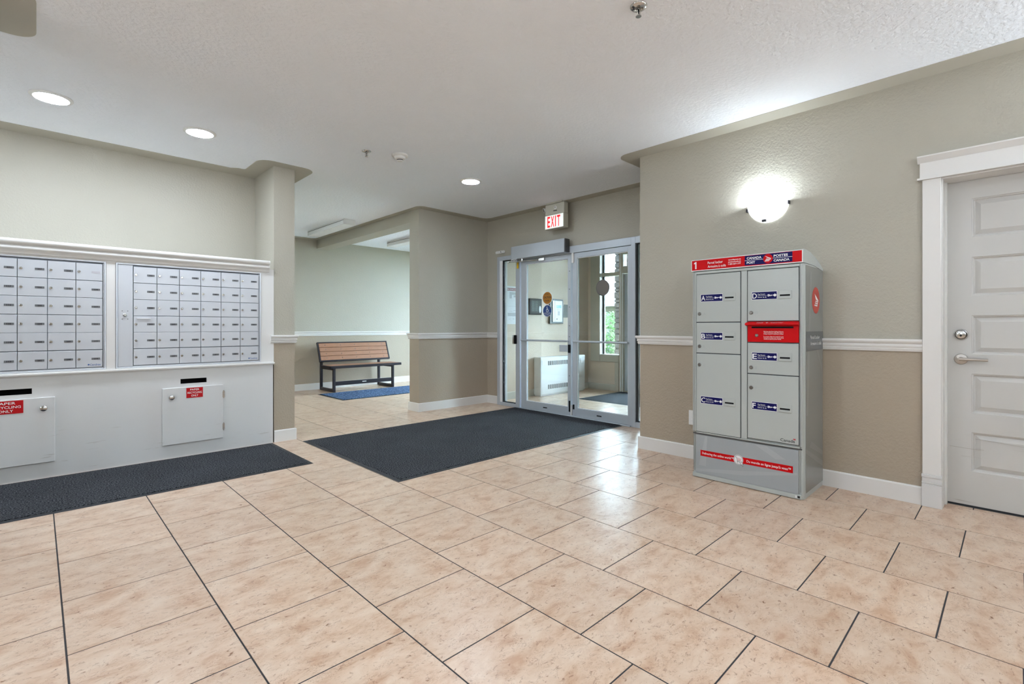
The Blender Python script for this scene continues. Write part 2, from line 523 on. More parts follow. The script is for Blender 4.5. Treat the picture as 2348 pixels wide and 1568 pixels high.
border([(3.918, -2.5), (3.918, 2.63, .12), (4.79, 2.63, .10), (4.79, 5.469, .12), (3.615, 5.469, .10), (3.615, 8.83, .1), (2.06, 8.83), (1.89, 8.83), (1.89, 8.97), (3.70, 8.97), (3.70, 5.61), (4.93, 5.61), (4.93, 2.475), (4.09, 2.475), (4.09, -2.5)])
border([(0.0, 3.83, .11), (0.0, 3.27, .11), (-1.1, 3.27, .11), (-1.1, 3.83, .11)])

# ---- walls
def wbox(mb, x0, x1, y0, y1, z0=0.0, z1=CEIL):
    if z0 < SPLIT < z1:
        mb.box(x0, x1, y0, y1, z0, SPLIT, 1); mb.box(x0, x1, y0, y1, SPLIT, z1, 0)
    else:
        mb.box(x0, x1, y0, y1, z0, z1, 0 if z0 >= SPLIT else 1)
    return mb
WM = [M['wall_up'], M['wall_low']]
w = MB(); wbox(w, 4.09, 4.30, .335, 2.475); w.box(4.09, 4.30, -.605, .335, 2.08, CEIL, 0); wbox(w, 4.09, 4.30, -2.5, -.605)
struct('wall_right', w, WM, 'two-tone beige wall behind the grey parcel locker', 'wall')
w = MB(); wbox(w, 4.30, 7.43, 2.30, 2.475)
struct('wall_return', w, WM, 'return wall beside the glass entry doors', 'wall')
w = MB(); w.box(-3.5, 1.69, 5.71, 5.85, 0, CEIL, 0)
struct('wall_left', w, WM, 'beige wall recessed above the mailbox cabinet', 'wall')
w = MB(); wbox(w, 1.69, 1.89, 5.13, 8.97)
struct('wall_pillar', w, WM, 'beige wall end standing next to the mailbox cabinet', 'wall')
w = MB(); wbox(w, 1.69, 7.60, 8.97, 9.10)
struct('wall_back', w, WM, 'pale wall behind the bench', 'wall')
w = MB(); wbox(w, 3.70, 5.05, 5.61, 5.84); w.box(5.05, 7.43, 5.60, 5.84, 0, CEIL, 2)
struct('wall_divider', w, WM + [M['vest_wall']], 'wall between the entry doors and the bench room', 'wall')
struct('ceiling_beam', MB().box(3.70, 3.94, 5.84, 8.97, 2.585, CEIL), M['wall_up'], 'beige beam over the opening to the bench room', 'beam')
w = MB(); wbox(w, 4.93, 5.05, 5.345, 5.61); w.box(4.93, 5.05, 2.475, 5.345, 2.175, CEIL, 0)
struct('wall_entry', w, WM, 'beige wall around the aluminium entry doors', 'wall')
w = MB()
for (y0, y1, z0, z1) in ((2.30, 3.0, 0, CEIL), (3.0, 4.90, 2.50, CEIL), (4.90, 5.40, 0, .58), (4.90, 5.40, 2.52, CEIL), (4.90, 4.915, .58, 2.52), (5.35, 5.40, .58, 2.52),
                         (5.40, 6.3, 0, CEIL), (6.3, 8.6, 0, .30), (6.3, 8.6, 2.62, CEIL), (8.6, 9.1, 0, CEIL)):
    w.box(7.43, 7.60, y0, y1, z0, z1, 0)
struct('wall_outer', w, M['vest_wall'], 'outer wall with the vestibule window and exterior door', 'wall')
w = MB(); wbox(w, -3.5, 4.30, -2.6, -2.5); struct('wall_rear', w, WM, 'two-tone wall opposite the mailboxes', 'wall')
w = MB(); wbox(w, -3.6, -3.5, -2.6, 5.85); struct('wall_side', w, WM, 'two-tone wall at the end of the mailbox cabinet', 'wall')
w = MB(); wbox(w, -.93, -.17, 3.44, 3.66); struct('wall_stub', w, WM, 'short free-standing wall in front of the mailboxes', 'wall')

# ---- chair rails and baseboards
RAIL = [(0, .982), (.012, .982), (.016, .992), (.018, 1.000), (.014, 1.004), (.020, 1.012), (.022, 1.024), (.018, 1.030), (.024, 1.036), (.032, 1.044), (.034, 1.056), (.030, 1.062), (0, 1.062)]
BASE = [(0, 0), (.015, 0), (.015, .108), (.010, .116), (0, .116)]
def rail(n, path, label): struct('trim_%d' % n, MB().sweep(RAIL, path), M['trim'], label, 'chair rail', smooth=50)
rail(1, [(4.09, .418), (4.09, 2.475), (4.93, 2.475)], 'white chair rail running behind the parcel locker')
rail(2, [(4.93, 5.347), (4.93, 5.61), (3.70, 5.61), (3.70, 5.84), (7.43, 5.84)], 'white chair rail beside the entry doors')
rail(3, [(7.43, 8.97), (1.89, 8.97), (1.89, 5.13), (1.655, 5.13)], 'white chair rail behind the bench and round the pillar')
def base(n, path, label): struct('baseboard_' + n, MB().sweep(BASE, path), M['trim'], label, 'baseboard')
base('right', [(4.09, .418), (4.09, 2.475), (4.93, 2.475)], 'white baseboard under the parcel locker wall')
base('divider', [(4.93, 5.347), (4.93, 5.61), (3.70, 5.61), (3.70, 5.84), (7.43, 5.84)], 'white baseboard beside the entry doors')
base('back', [(7.43, 8.97), (1.89, 8.97), (1.89, 5.13), (1.69, 5.13)], 'white baseboard behind the bench and round the pillar')
struct('baseboard_vestibule', MB().sweep(BASE, [(7.43, 4.98), (7.43, 5.60), (5.05, 5.60)]), M['woodtrim'], 'baseboard round the vestibule behind the heater', 'baseboard')
base('rear', [(-3.5, -2.5), (4.09, -2.5), (4.09, -.70)], 'white baseboard opposite the mailboxes')

# ---- interior door on the right (door_1) and its casing
d = thing('door_1', (4.25, .32, 0), 'white five-panel door with lever handle and deadbolt', 'door', kind='structure')
L0, L1 = -.59, .32
rows = [(1.713, 1.956), (1.340, 1.586), (.970, 1.216), (.597, .846), (.227, .475)]
mb = MB().box(4.25, 4.292, .196, L1, .012, 2.072).box(4.25, 4.292, L0, -.466, .012, 2.072)
zc = [.012] + [v for r in sorted(rows) for v in r] + [2.072]
for a, b in zip(zc[0::2], zc[1::2]): mb.box(4.25, 4.292, -.466, .196, a, b)
part('door_leaf', mb, M['door_paint'], d)
for z0, z1 in rows:
    mb = MB()
    y0, y1 = -.466, .196
    # sticking: three nested steps, then a raised bevelled field
    def ring(i0, x0, i1, x1):
        a = [(x0, y0 + i0, z0 + i0), (x0, y1 - i0, z0 + i0), (x0, y1 - i0, z1 - i0), (x0, y0 + i0, z1 - i0)]
        b = [(x1, y0 + i1, z0 + i1), (x1, y1 - i1, z0 + i1), (x1, y1 - i1, z1 - i1), (x1, y0 + i1, z1 - i1)]
        mb.add(a + b, [(k, k + 4, (k + 1) % 4 + 4, (k + 1) % 4) for k in range(4)])
    ring(0, 4.25, .002, 4.254); ring(.002, 4.254, .008, 4.2565); ring(.008, 4.2565, .012, 4.266); ring(.012, 4.266, .016, 4.267); ring(.016, 4.267, .042, 4.2555)
    mb.add([(4.2555, y0 + .042, z0 + .042), (4.2555, y0 + .042, z1 - .042), (4.2555, y1 - .042, z1 - .042), (4.2555, y1 - .042, z0 + .042)], [(0, 1, 2, 3)])
    part('panel', mb, M['door_paint'], d)
mb = MB().lathe([(.0355, 0), (.0355, -.004), (.033, -.010), (.026, -.014), (.024, -.014), (.023, -.020), (.016, -.022)], (4.25, .2455, 1.094), (1, 0, 0), 32)
k = part('deadbolt', mb, M['chrome'], d, smooth=40, label='round chrome deadbolt')
part('bolt_ring', MB().lathe([(.0295, -.0105), (.0295, -.0135), (.0262, -.0150), (.0255, -.012)], (4.25, .2455, 1.094), (1, 0, 0), 32), M['black'], k, smooth=40)
part('keyway', MB().cyl((4.228, .2455, 1.088), (4.226, .2455, 1.088), .006, n=12).box(4.2255, 4.2265, .2440, .2470, 1.080, 1.094), M['black'], k)
mb = MB().lathe([(.034, 0), (.034, -.003), (.031, -.007), (.014, -.010), (.013, -.036)], (4.25, .2455, .937), (1, 0, 0), 32)
part('handle_rose', mb, M['nickel'], d, smooth=40)
part('lever', MB().cyl((4.214, .252, .938), (4.212, .120, .936), .0105, .0075, 16), M['nickel'], d, smooth=60, label='satin nickel lever handle')
part('door_sweep', MB().box(4.252, 4.288, L0, L1, .001, .012), M['rubber'], d)
part('scratch', MB().prism([(0, 0), (.09, -.004), (.16, -.002), (.16, .0005), (.09, -.001), (0, .003)], (4.2495, .30, .372), -Y, Z, -X, .0004).prism([(0, 0), (.05, -.004), (.25, -.020), (.25, -.0185), (.06, -.002), (0, .002)], (4.2495, .18, .436), -Y, Z, -X, .0004), plain('scratch mark', (.42, .39, .35), .8), d, label='brown scratches')

c = thing('trim_4', (4.09, 0, 0), 'white casing with crown head around the panelled door', 'door casing', kind='structure')
mb = MB()
for (ya, yb) in ((.327, .418), (-.688, -.597)):
    mb.box(4.066, 4.09, ya, yb, .205, 2.08)
part('casing', mb, M['trim'], c, bevel=.002)
mb = MB()
for (ya, yb) in ((.322, .421), (-.691, -.592)):
    mb.box(4.060, 4.09, ya, yb, 0, .142).box(4.0645, 4.09, ya + .001, yb - .001, .142, .149).box(4.061, 4.09, ya, yb, .149, .158).box(4.0635, 4.09, ya + .001, yb - .001, .158, .187).box(4.058, 4.09, ya - .001, yb + .001, .187, .205)
part('plinth_block', mb, M['cab'], c, bevel=.0015)
mb = MB().box(4.062, 4.09, -.688, .430, 2.092, 2.188).box(4.050, 4.09, -.70, .442, 2.080, 2.092)
mb.prism([(0, 0), (.022, 0), (.026, .006), (.050, .034), (.050, .042), (0, .042)], (4.09, .442, 2.188), -X, Z, Y, 1.15)
part('head_casing', mb, M['trim'], c)
mb = MB().box(4.09, 4.30, .320, .335, 0, 2.08).box(4.09, 4.30, -.605, -.590, 0, 2.08).box(4.09, 4.30, -.59, .32, 2.073, 2.08)
mb.box(4.20, 4.25, .310, .320, 0, 2.073)
part('jamb', mb, M['trim'], c)
part('threshold', MB().box(4.24, 4.30, -.59, .32, 0, .0009), M['alu_dark'], c)

# ================================================================== ENTRY STOREFRONT
FX0, FX1 = 4.885, 4.985   # frame depth
GX = 4.925                # glass plane
fr = thing('trim_5', (4.93, 4.0, 0), 'grey aluminium frame of the glass entry doors', 'door frame', kind='structure')
mb = MB()
for y0, y1 in ((5.285, 5.345), (4.876, 4.956), (3.018, 3.072)):
    mb.box(FX0, FX1, y0, y1, 0, 2.175)
part('mullion', mb, M['alu'], fr, bevel=.002)
part('head_rail', MB().box(FX0, FX1, 3.072, 4.876, 2.085, 2.175).box(FX0, FX1, 4.956, 5.285, 2.115, 2.175).box(FX0, FX1, 2.475, 3.018, 2.098, 2.175), M['alu'], fr, bevel=.002)
part('sill_rail', MB().box(FX0, FX1, 4.956, 5.285, 0, .05).box(FX0, FX1, 2.475, 3.018, 0, .062), M['alu'], fr, bevel=.002)
part('threshold', MB().box(4.86, 5.0, 3.072, 4.876, 0, .012), M['alu'], fr, bevel=.004)

def sidelight(n, y0, y1, z0, z1, label):
    w_ = thing('window_%d' % n, (GX, y1, 0), label, 'window', kind='structure')
    part('pane', MB().box(GX - .003, GX + .003, y0, y1, z0, z1), M['glass'], w_)
    mb = MB()
    for a, b, c2, d2 in ((y0, y0 + .012, z0, z1), (y1 - .012, y1, z0, z1), (y0 + .012, y1 - .012, z0, z0 + .012), (y0 + .012, y1 - .012, z1 - .012, z1)):
        mb.box(GX - .014, GX - .004, a, b, c2, d2)
    part('gasket', mb, M['gasket'], w_)
    return w_
s1 = sidelight(1, 4.956, 5.285, .05, 2.115, 'narrow glass sidelight nearest the dividing wall')
part('white_bead', MB().box(4.888, 4.910, 5.236, 5.285, .05, 2.115), M['white'], s1)
part('gasket_strip', MB().box(4.896, 4.910, 5.212, 5.236, .05, 2.115), M['gasket'], s1)
part('white_return', MB().box(GX + .006, GX + .05, 5.222, 5.285, .05, 2.115), M['trim'], s1)
sidelight(2, 2.475, 3.018, .062, 2.098, 'glass sidelight next to the parcel locker wall')

def glass_door(n, y0, y1, gy0, gy1, label):
    """leaf between y0<y1 with glass gy0..gy1"""
    o = thing('door_%d' % n, (4.90, (y0 + y1) / 2, .014), label, 'door', kind='structure')
    x0, x1 = 4.898, 4.944
    mb = MB().box(x0, x1, y0, gy0, .014, 2.08).box(x0, x1, gy1, y1, .014, 2.08)
    mb.box(x0, x1, gy0, gy1, .014, .118).box(x0, x1, gy0, gy1, 2.02, 2.08)
    part('leaf_frame', mb, M['alu'], o, bevel=.0015)
    part('pane', MB().box(4.918, 4.924, gy0, gy1, .118, 2.02), M['glass'], o)
    g = MB()
    for a, b, c2, d2 in ((gy0, gy0 + .008, .118, 2.02), (gy1 - .008, gy1, .118, 2.02), (gy0, gy1, .118, .126), (gy0, gy1, 2.012, 2.02)):
        g.box(4.908, 4.917, a, b, c2, d2)
    part('glazing_bead', g, M['white'], o)
    mb = MB().cyl((4.868, y0 + .03, .962), (4.868, y1 - .03, .962), .0125, n=14)
    for yy in (y0 + .035, y1 - .035):
        mb.cyl((4.868, yy, .962), (4.898, yy, .962), .009, n=10)
    part('push_bar', mb, M['alu'], o, smooth=50)
    return o
d1 = glass_door(2, 3.962, 4.858, 4.014, 4.765, 'glass entry leaf carrying orange and blue round stickers')
d2 = glass_door(3, 3.078, 3.936, 3.122, 3.866, 'glass entry leaf carrying one plain grey disc')
# hardware
part('latch_paddle', MB().box(4.872, 4.898, 3.985, 4.135, .828, .912), M['alu'], d1, bevel=.003)
part('latch_guard', MB().box(4.868, 4.898, 3.966, 3.990, .815, .920), M['black'], d1, bevel=.003)
part('flush_bolt', MB().box(4.890, 4.899, 3.972, 3.992, .06, .20), M['black'], d1)
part('flush_bolt', MB().box(4.890, 4.899, 3.905, 3.925, .10, .16), M['black'], d2)
part('bottom_bracket', MB().box(4.880, 4.899, 3.936, 3.955, .02, .15), M['trim'], d2)
part('top_bracket', MB().box(4.882, 4.899, 3.910, 3.940, 1.96, 2.085), M['trim'], d2)
mb = MB()
for z in (.19, .52, .86, 1.02, 1.16, 1.40, 1.63, 1.86): mb.cyl((4.896, 3.985, z), (4.899, 3.985, z), .006, n=8)
part('screw', mb, M['alu_dark'], d1)
part('maker_tag', MB().box(4.8965, 4.899, 4.37, 4.44, .055, .070), M['ink'], d1)
part('maker_tag', MB().box(4.8965, 4.899, 3.49, 3.56, .055, .070), M['ink'], d2)
# stickers (on the lobby face of the glass)
def disc_sticker(name, y, z, r, mats, parent, label, draw=None):
    mb = MB()
    O = Vector((4.9172, y, z))
    mb.prism(circle(r, 40), O, -Y, Z, -X, .0006, 0)
    mb.prism(circle(r * .94, 40), O - X * .0006, -Y, Z, -X, .0004, 1)
    if draw: draw(mb, O - X * .0008)
    return part(name, mb, mats, parent, label=label)
def caution(mb, O):
    for i, t in enumerate(('CAUTION', 'AUTOMATIC', 'DOOR')):
        pass
    mb.text('AUTOMATIC', O + Z * .047, -Y, Z, -X, .012, 2, .02, 'c', .085)
    mb.prism([(-.076, -.014), (.076, -.014), (.076, .034), (-.076, .034)], O - X * .0003, -Y, Z, -X, .0002, 3)
    mb.text('CAUTION', O - X * .0004 + Z * -.004, -Y, Z, -X, .026, 2, .02, 'c', .135)
    mb.text('DOOR', O - Z * .045, -Y, Z, -X, .018, 2, .02, 'c', .07)
disc_sticker('caution_sticker', 4.382, 1.534, .086, [M['white'], M['orange'], M['ink'], M['orange']], d1, 'round orange caution sticker', caution)
def wheelchair(mb, O):
    def bar(a, b, w):
        a, b = Vector(a), Vector(b); n = (b - a).normalized(); p = Vector((-n.y, n.x)) * w / 2
        mb.prism([tuple(a - p), tuple(b - p), tuple(b + p), tuple(a + p)], O, -Y, Z, -X, .0003, 2)
    mb.prism(circle(.007, 14, -.004, .050), O, -Y, Z, -X, .0003, 2)
    bar((-.004, .042), (-.002, .012), .008); bar((-.002, .030), (.014, .028), .006); bar((-.002, .014), (.016, .014), .008); bar((.016, .014), (.024, -.008), .007)
    n = 18
    for i in range(n):
        a0 = math.radians(120 + 230 * i / n); a1 = math.radians(120 + 230 * (i + 1) / n)
        bar((.019 * math.cos(a0), .004 + .019 * math.sin(a0)), (.019 * math.cos(a1), .004 + .019 * math.sin(a1)), .006)
    mb.text('ACTIVATE SWITCH', O - Z * .038, -Y, Z, -X, .012, 2, .01, 'c', .125)
    mb.text('TO OPERATE', O - Z * .060, -Y, Z, -X, .011, 2, .01, 'c', .08)
disc_sticker('access_sticker', 4.382, 1.362, .080, [M['white'], M['stickerblue'], M['white']], d1, 'round blue wheelchair sticker', wheelchair)
disc_sticker('disc_sticker', 3.486, 1.620, .098, [M['alu_dark'], M['stickerback']], d2, 'plain grey round sticker')

# automatic operator above door 2
op = thing('door_operator', (4.86, 4.47, 2.09), 'long grey automatic operator box above the stickered glass leaf', 'door operator')
part('housing', MB().box(4.80, 4.884, 3.992, 4.958, 2.095, 2.272), M['alu'], op, bevel=.004, seg=2)
part('end_cap', MB().box(4.802, 4.884, 3.976, 3.991, 2.100, 2.268).cyl((4.84, 3.977, 2.17), (4.84, 3.972, 2.17), .012, n=12), M['alu_dark'], op)
part('end_cap', MB().box(4.802, 4.884, 4.959, 4.964, 2.097, 2.270), M['alu'], op)
mb = MB().box(4.797, 4.8, 4.845, 4.958, 2.062, 2.094, 0).box(4.7965, 4.7975, 4.850, 4.952, 2.068, 2.088, 1)
mb.text('STANLEY', (4.7963, 4.946, 2.073), -Y, Z, -X, .012, 0, .03, 'l', .088)
part('maker_label', mb, [M['white'], M['ink']], op)
mb = MB().cyl((4.842, 4.78, 2.092), (4.842, 4.78, 2.058), .022, n=16).tube([(4.842, 4.78, 2.066), (4.800, 5.02, 2.062)], .009).tube([(4.800, 5.02, 2.062), (4.880, 4.46, 2.056)], .008)
mb.cyl((4.80, 5.02, 2.05), (4.80, 5.02, 2.075), .014, n=12).box(4.868, 4.897, 4.40, 4.50, 2.040, 2.070)
part('arm', mb, M['chrome'], op, smooth=50)
part('hang_tag', MB().box(4.872, 4.874, 4.885, 4.920, 1.97, 2.055), M['yellow'], op, label='yellow hang tag')
ps = thing('door_sensor', (4.93, 5.31, 2.25), 'small white sensor bar on the wall above the sidelight', 'sensor')
part('body', MB().box(4.905, 4.93, 5.215, 5.41, 2.23, 2.27), M['plastic'], ps, bevel=.008, seg=3)
part('indicator', MB().cyl((4.906, 5.285, 2.250), (4.903, 5.285, 2.250), .008, n=12), M['ink'], ps)
part('indicator', MB().cyl((4.906, 5.24, 2.255), (4.903, 5.24, 2.255), .005, n=10), M['ink'], ps)
kp = thing('door_switch', (4.88, 4.97, .97), 'small black and silver push switch on the sidelight mullion', 'switch')
part('plate', MB().box(4.866, 4.885, 4.966, 5.005, .905, 1.030), M['chrome'], kp, bevel=.003)
part('cover', MB().box(4.856, 4.885, 4.928, 4.966, .905, 1.030), M['black'], kp, bevel=.004)

# ================================================================== VESTIBULE
po = thing('evacuation_poster', (5.51, 5.598, 1.19), 'paper fire evacuation plan with maroon heading on vestibule wall', 'poster')
mb = MB().box(5.306, 5.720, 5.594, 5.599, 1.191, 1.796, 0).box(5.306, 5.720, 5.5935, 5.594, 1.722, 1.765, 1)
mb.text('FIRE EVACUATION PLAN', (5.513, 5.5935, 1.732), X, Z, -Y, .024, 0, .02, 'c', .52 * .78)
for (xa, xb, za, zb) in ((5.38, 5.66, 1.66, 1.70), (5.38, 5.43, 1.60, 1.66), (5.47, 5.54, 1.62, 1.65), (5.58, 5.68, 1.61, 1.65), (5.34, 5.70, 1.318, 1.372), (5.36, 5.44, 1.395, 1.400), (5.47, 5.51, 1.405, 1.412), (5.34, 5.69, 1.475, 1.478), (5.36, 5.40, 1.27, 1.275), (5.45, 5.48, 1.27, 1.28), (5.55, 5.58, 1.265, 1.28)):
    mb.box(xa, xb, 5.5935, 5.594, za, zb, 2)
part('sheet', mb, [M['paper'], M['maroon'], M['papergrey']], po)

di = thing('directory_board', (5.96, 5.60, 1.35), 'black framed tenant directory board beside the intercom', 'directory board')
part('frame', MB().box(5.811, 6.108, 5.565, 5.60, 1.35, 1.617), M['black'], di, bevel=.004)
part('screen', MB().box(5.845, 6.08, 5.5635, 5.566, 1.385, 1.595), M['screen'], di)
mb = MB()
for r in range(10):
    for cc in range(2):
        mb.box(5.865 + cc * .08, 5.925 + cc * .08, 5.5628, 5.5633, 1.565 - r * .017, 1.571 - r * .017, 0)
part('name_list', mb, plain('faint green print', (.05, .09, .05), .4), di)
part('card', MB().prism(circle(.024, 20, 0, 0, .06), (6.062, 5.5620, 1.44), X, Z, -Y, .001), M['paper'], di)
ic = thing('intercom_panel', (6.50, 5.60, 1.205), 'white intercom panel with keypad in a dark frame on vestibule wall', 'intercom')
part('frame', MB().box(6.318, 6.678, 5.570, 5.60, 1.205, 1.631), plain('intercom frame', (.035, .035, .035), .45), ic, bevel=.004)
part('side_strip', MB().box(6.385, 6.430, 5.560, 5.571, 1.235, 1.60), M['alu'], ic)
part('face', MB().box(6.432, 6.632, 5.556, 5.571, 1.235, 1.60), M['plastic'], ic, bevel=.003)
part('display', MB().box(6.475, 6.60, 5.5545, 5.557, 1.475, 1.525), M['lcd'], ic)
kpd = part('keypad', MB().box(6.508, 6.569, 5.5545, 5.557, 1.345, 1.428), M['plastic'], ic)
for r in range(4):
    for cc in range(3):
        part('key', MB().box(6.515 + cc * .017, 6.528 + cc * .017, 5.552, 5.5545, 1.352 + r * .018, 1.365 + r * .018), M['papergrey'], kpd)
for cc in range(3): part('call_button', MB().box(6.485 + cc * .04, 6.497 + cc * .04, 5.553, 5.557, 1.442, 1.452), M['papergrey'], ic)
part('lock', MB().cyl((6.486, 5.557, 1.285), (6.486, 5.551, 1.285), .010, n=12), M['ink'], ic)
mb = MB().box(6.680, 6.955, 5.588, 5.60, 1.316, 1.545)
np_ = thing('notice_plaque', (6.82, 5.60, 1.316), 'grey notice plaque to the side of the intercom', 'plaque')
part('plate', mb, plain('bronze plate', (.12, .115, .10), .6), np_, bevel=.002)
for xx in (6.70, 6.935): part('fixing', MB().cyl((xx, 5.588, 1.53), (xx, 5.584, 1.53), .005, n=8), M['chrome'], np_)

ht = thing('wall_heater', (6.52, 5.43, 0), 'white cabinet convector heater with slotted grilles under the intercom', 'heater')
part('cabinet', MB().box(5.932, 7.115, 5.432, 5.585, .02, .645), M['heater'], ht, bevel=.006, seg=2)
part('top_panel', MB().box(5.934, 7.113, 5.428, 5.433, .600, .640), M['heater'], ht)
part('toe_strip', MB().box(5.934, 7.113, 5.428, 5.433, .03, .05), M['heater'], ht)
part('foot', MB().box(5.95, 7.10, 5.45, 5.58, 0, .02).box(7.10, 7.16, 5.46, 5.50, .03, .055), M['heater'], ht)
part('access_flap', MB().box(5.965, 6.085, 5.4285, 5.433, .505, .592), M['heater'], ht, bevel=.001)
part('access_flap', MB().box(6.985, 7.095, 5.4285, 5.433, .505, .592), M['heater'], ht, bevel=.001)
for zz in (.507, .112):
    mb = MB()
    for i in range(16):
        xx = 6.115 + i * .0525
        mb.box(xx, xx + .034, 5.4300, 5.4325, zz, zz + .072)
    part('grille', mb, plain('grille shade', (.13, .125, .12), .6), ht)

# vestibule window, exterior doors
wv = thing('window_3', (7.43, 5.15, .55), 'narrow vestibule window with taupe casing and transom bar', 'window', kind='structure')
part('pane', MB().box(7.515, 7.521, 4.915, 5.35, .58, 2.52), M['glass'], wv)
mb = MB().box(7.405, 7.43, 5.316, 5.525, .517, 2.62).box(7.405, 7.43, 4.915, 5.316, .517, .640).box(7.405, 7.43, 4.915, 4.995, 0, .517).box(7.405, 7.43, 4.915, 5.316, 2.50, 2.62)
part('casing', mb, M['woodtrim'], wv, bevel=.004)
mb = MB().box(7.43, 7.58, 5.316, 5.35, .65, 2.49).box(7.43, 7.58, 4.915, 5.35, .58, .65).box(7.43, 7.58, 4.915, 5.35, 2.49, 2.52)
part('white_frame', mb, M['white'], wv)
part('transom_bar', MB().box(7.47, 7.58, 4.915, 5.316, 2.072, 2.138), M['woodtrim'], wv, bevel=.004)
part('gasket', MB().box(7.505, 7.530, 5.290, 5.316, .65, 2.49), M['gasket'], wv)

ex = thing('door_4', (7.5, 3.95, 0), 'exterior glass door in a taupe frame across the vestibule', 'door', kind='structure')
mb = MB()
for y0, y1 in ((4.84, 4.90), (3.0, 3.06), (3.92, 3.98)): mb.box(7.44, 7.56, y0, y1, 0, 2.50)
mb.box(7.44, 7.56, 3.06, 4.84, 2.10, 2.22).box(7.44, 7.56, 3.06, 4.84, 2.44, 2.50).box(7.44, 7.56, 3.06, 4.84, 0, .02)
part('frame', mb, M['woodtrim'], ex, bevel=.004)
part('edge_strip', MB().box(7.43, 7.44, 4.885, 4.90, 0, 2.5).box(7.43, 7.44, 4.845, 4.857, 0, 2.1), M['white'], ex)
for y0, y1 in ((3.985, 4.835), (3.065, 3.915)):
    mb = MB().box(7.48, 7.53, y0, y0 + .09, .02, 2.09).box(7.48, 7.53, y1 - .09, y1, .02, 2.09).box(7.48, 7.53, y0 + .09, y1 - .09, .02, .20).box(7.48, 7.53, y0 + .09, y1 - .09, 2.0, 2.09)
    lf = part('leaf', mb, M['alu'], ex, bevel=.003)
    part('pane', MB().box(7.502, 7.508, y0 + .09, y1 - .09, .20, 2.0), M['glass'], lf)
    part('push_bar', MB().cyl((7.45, y0 + .03, .98), (7.45, y1 - .03, .98), .012, n=10), M['alu'], lf)
part('transom_pane', MB().box(7.502, 7.508, 3.06, 4.84, 2.22, 2.44), M['glass'], ex)

# bench-room window (daylight on the bench wall comes from here)
wl = thing('window_4', (7.5, 7.45, .30), 'large white-framed window lighting the bench room', 'window', kind='structure')
part('pane', MB().box(7.50, 7.506, 6.3, 8.6, .30, 2.62), M['glass'], wl)
mb = MB()
for y0, y1 in ((6.3, 6.36), (7.42, 7.48), (8.54, 8.6)): mb.box(7.46, 7.56, y0, y1, .30, 2.62)
mb.box(7.46, 7.56, 6.36, 8.54, .30, .36).box(7.46, 7.56, 6.36, 8.54, 2.56, 2.62)
part('frame', mb, M['trim'], wl, bevel=.003)
part('window_sill', MB().box(7.36, 7.46, 6.25, 8.65, .27, .30), M['trim'], wl, bevel=.004)

# ================================================================== MATS
def mat_thing(x0, x1, y0, y1, pile, label, border_w=.035):
    o = thing('floor_mat', ((x0 + x1) / 2, (y0 + y1) / 2, 0), label, 'mat')
    b = border_w
    mb = MB()
    ou = [(x0, y0), (x1, y0), (x1, y1), (x0, y1)]; inn = [(x0 + b, y0 + b), (x1 - b, y0 + b), (x1 - b, y1 - b), (x0 + b, y1 - b)]
    vs = [(p[0], p[1], .0006) for p in ou] + [(p[0], p[1], .005) for p in inn] + [(p[0], p[1], .0006) for p in inn]
    mb.add(vs, [(i, (i + 1) % 4, (i + 1) % 4 + 4, i + 4) for i in range(4)] + [(i + 4, (i + 1) % 4 + 4, (i + 1) % 4 + 8, i + 8) for i in range(4)])
    part('rubber_border', mb, M['rubber'], o)
    part('pile', MB().box(x0 + b, x1 - b, y0 + b, y1 - b, .0006, .009), pile, o, bevel=.002)
    return o
mat_thing(1.912, 4.90, 3.166, 4.98, M['carpet'], 'big charcoal entrance mat in front of the glass doors')
mat_thing(-2.0, 1.667, 4.10, 5.112, M['carpet'], 'long charcoal runner along the mailbox cabinet')
mat_thing(3.42, 6.4, 7.30, 8.27, M['carpet_blue'], 'blue mat in front of the bench')
mat_thing(6.18, 7.40, 3.10, 4.88, M['carpet'], 'charcoal mat inside the vestibule')

# ================================================================== MAILBOX CABINET
cb = thing('mailbox_cabinet', (0, 5.12, 0), 'white built-in cabinet below and around the mailboxes', 'cabinet')
CY = 5.12
XL, XR = -2.4, 1.678
mb = MB().box(XL, XR, CY, CY + .02, 0, .642).box(XL, XR, CY, CY + .02, .685, .776)
sl = [(-.226, -.024), (.909, 1.110)]
xs = [XL, sl[0][0], sl[0][1], sl[1][0], sl[1][1], XR]
for a, b in zip(xs[0::2], xs[1::2]): mb.box(a, b, CY, CY + .02, .642, .685)
mb.box(XR - .02, XR, CY + .02, 5.70, 0, .776)
part('front_board', mb, M['cab'], cb)
for a, b in sl:
    m2 = MB()
    m2.box(a - .01, b + .01, CY + .12, CY + .13, .60, .72).box(a - .012, a - .001, CY + .0205, CY + .13, .60, .72).box(b + .001, b + .012, CY + .0205, CY + .13, .60, .72).box(a - .01, b + .01, CY + .0205, CY + .13, .59, .60).box(a - .01, b + .01, CY + .0205, CY + .13, .72, .73)
    part('paper_slot', m2, M['black'], cb, label='black paper slot')
part('ledge', MB().box(XL, 1.692, CY - .022, CY + .03, .776, .802), M['trim'], cb, bevel=.008, seg=3)
mb = MB().box(XL, XR + .010, CY + .006, CY + .026, 1.670, 1.70).box(XL, -.702, CY + .006, CY + .026, .802, 1.670).box(.4045, .4635, CY + .006, CY + .026, .802, 1.670).box(1.5695, XR + .010, CY + .006, CY + .026, .802, 1.670)
part('surround', mb, M['trim'], cb)
crown = [(0, 1.682), (.012, 1.682), (.016, 1.690), (.016, 1.704), (.024, 1.712), (.030, 1.722), (.030, 1.738), (.022, 1.746), (.034, 1.752), (.042, 1.764), (.044, 1.780), (.038, 1.790), (0, 1.790)]
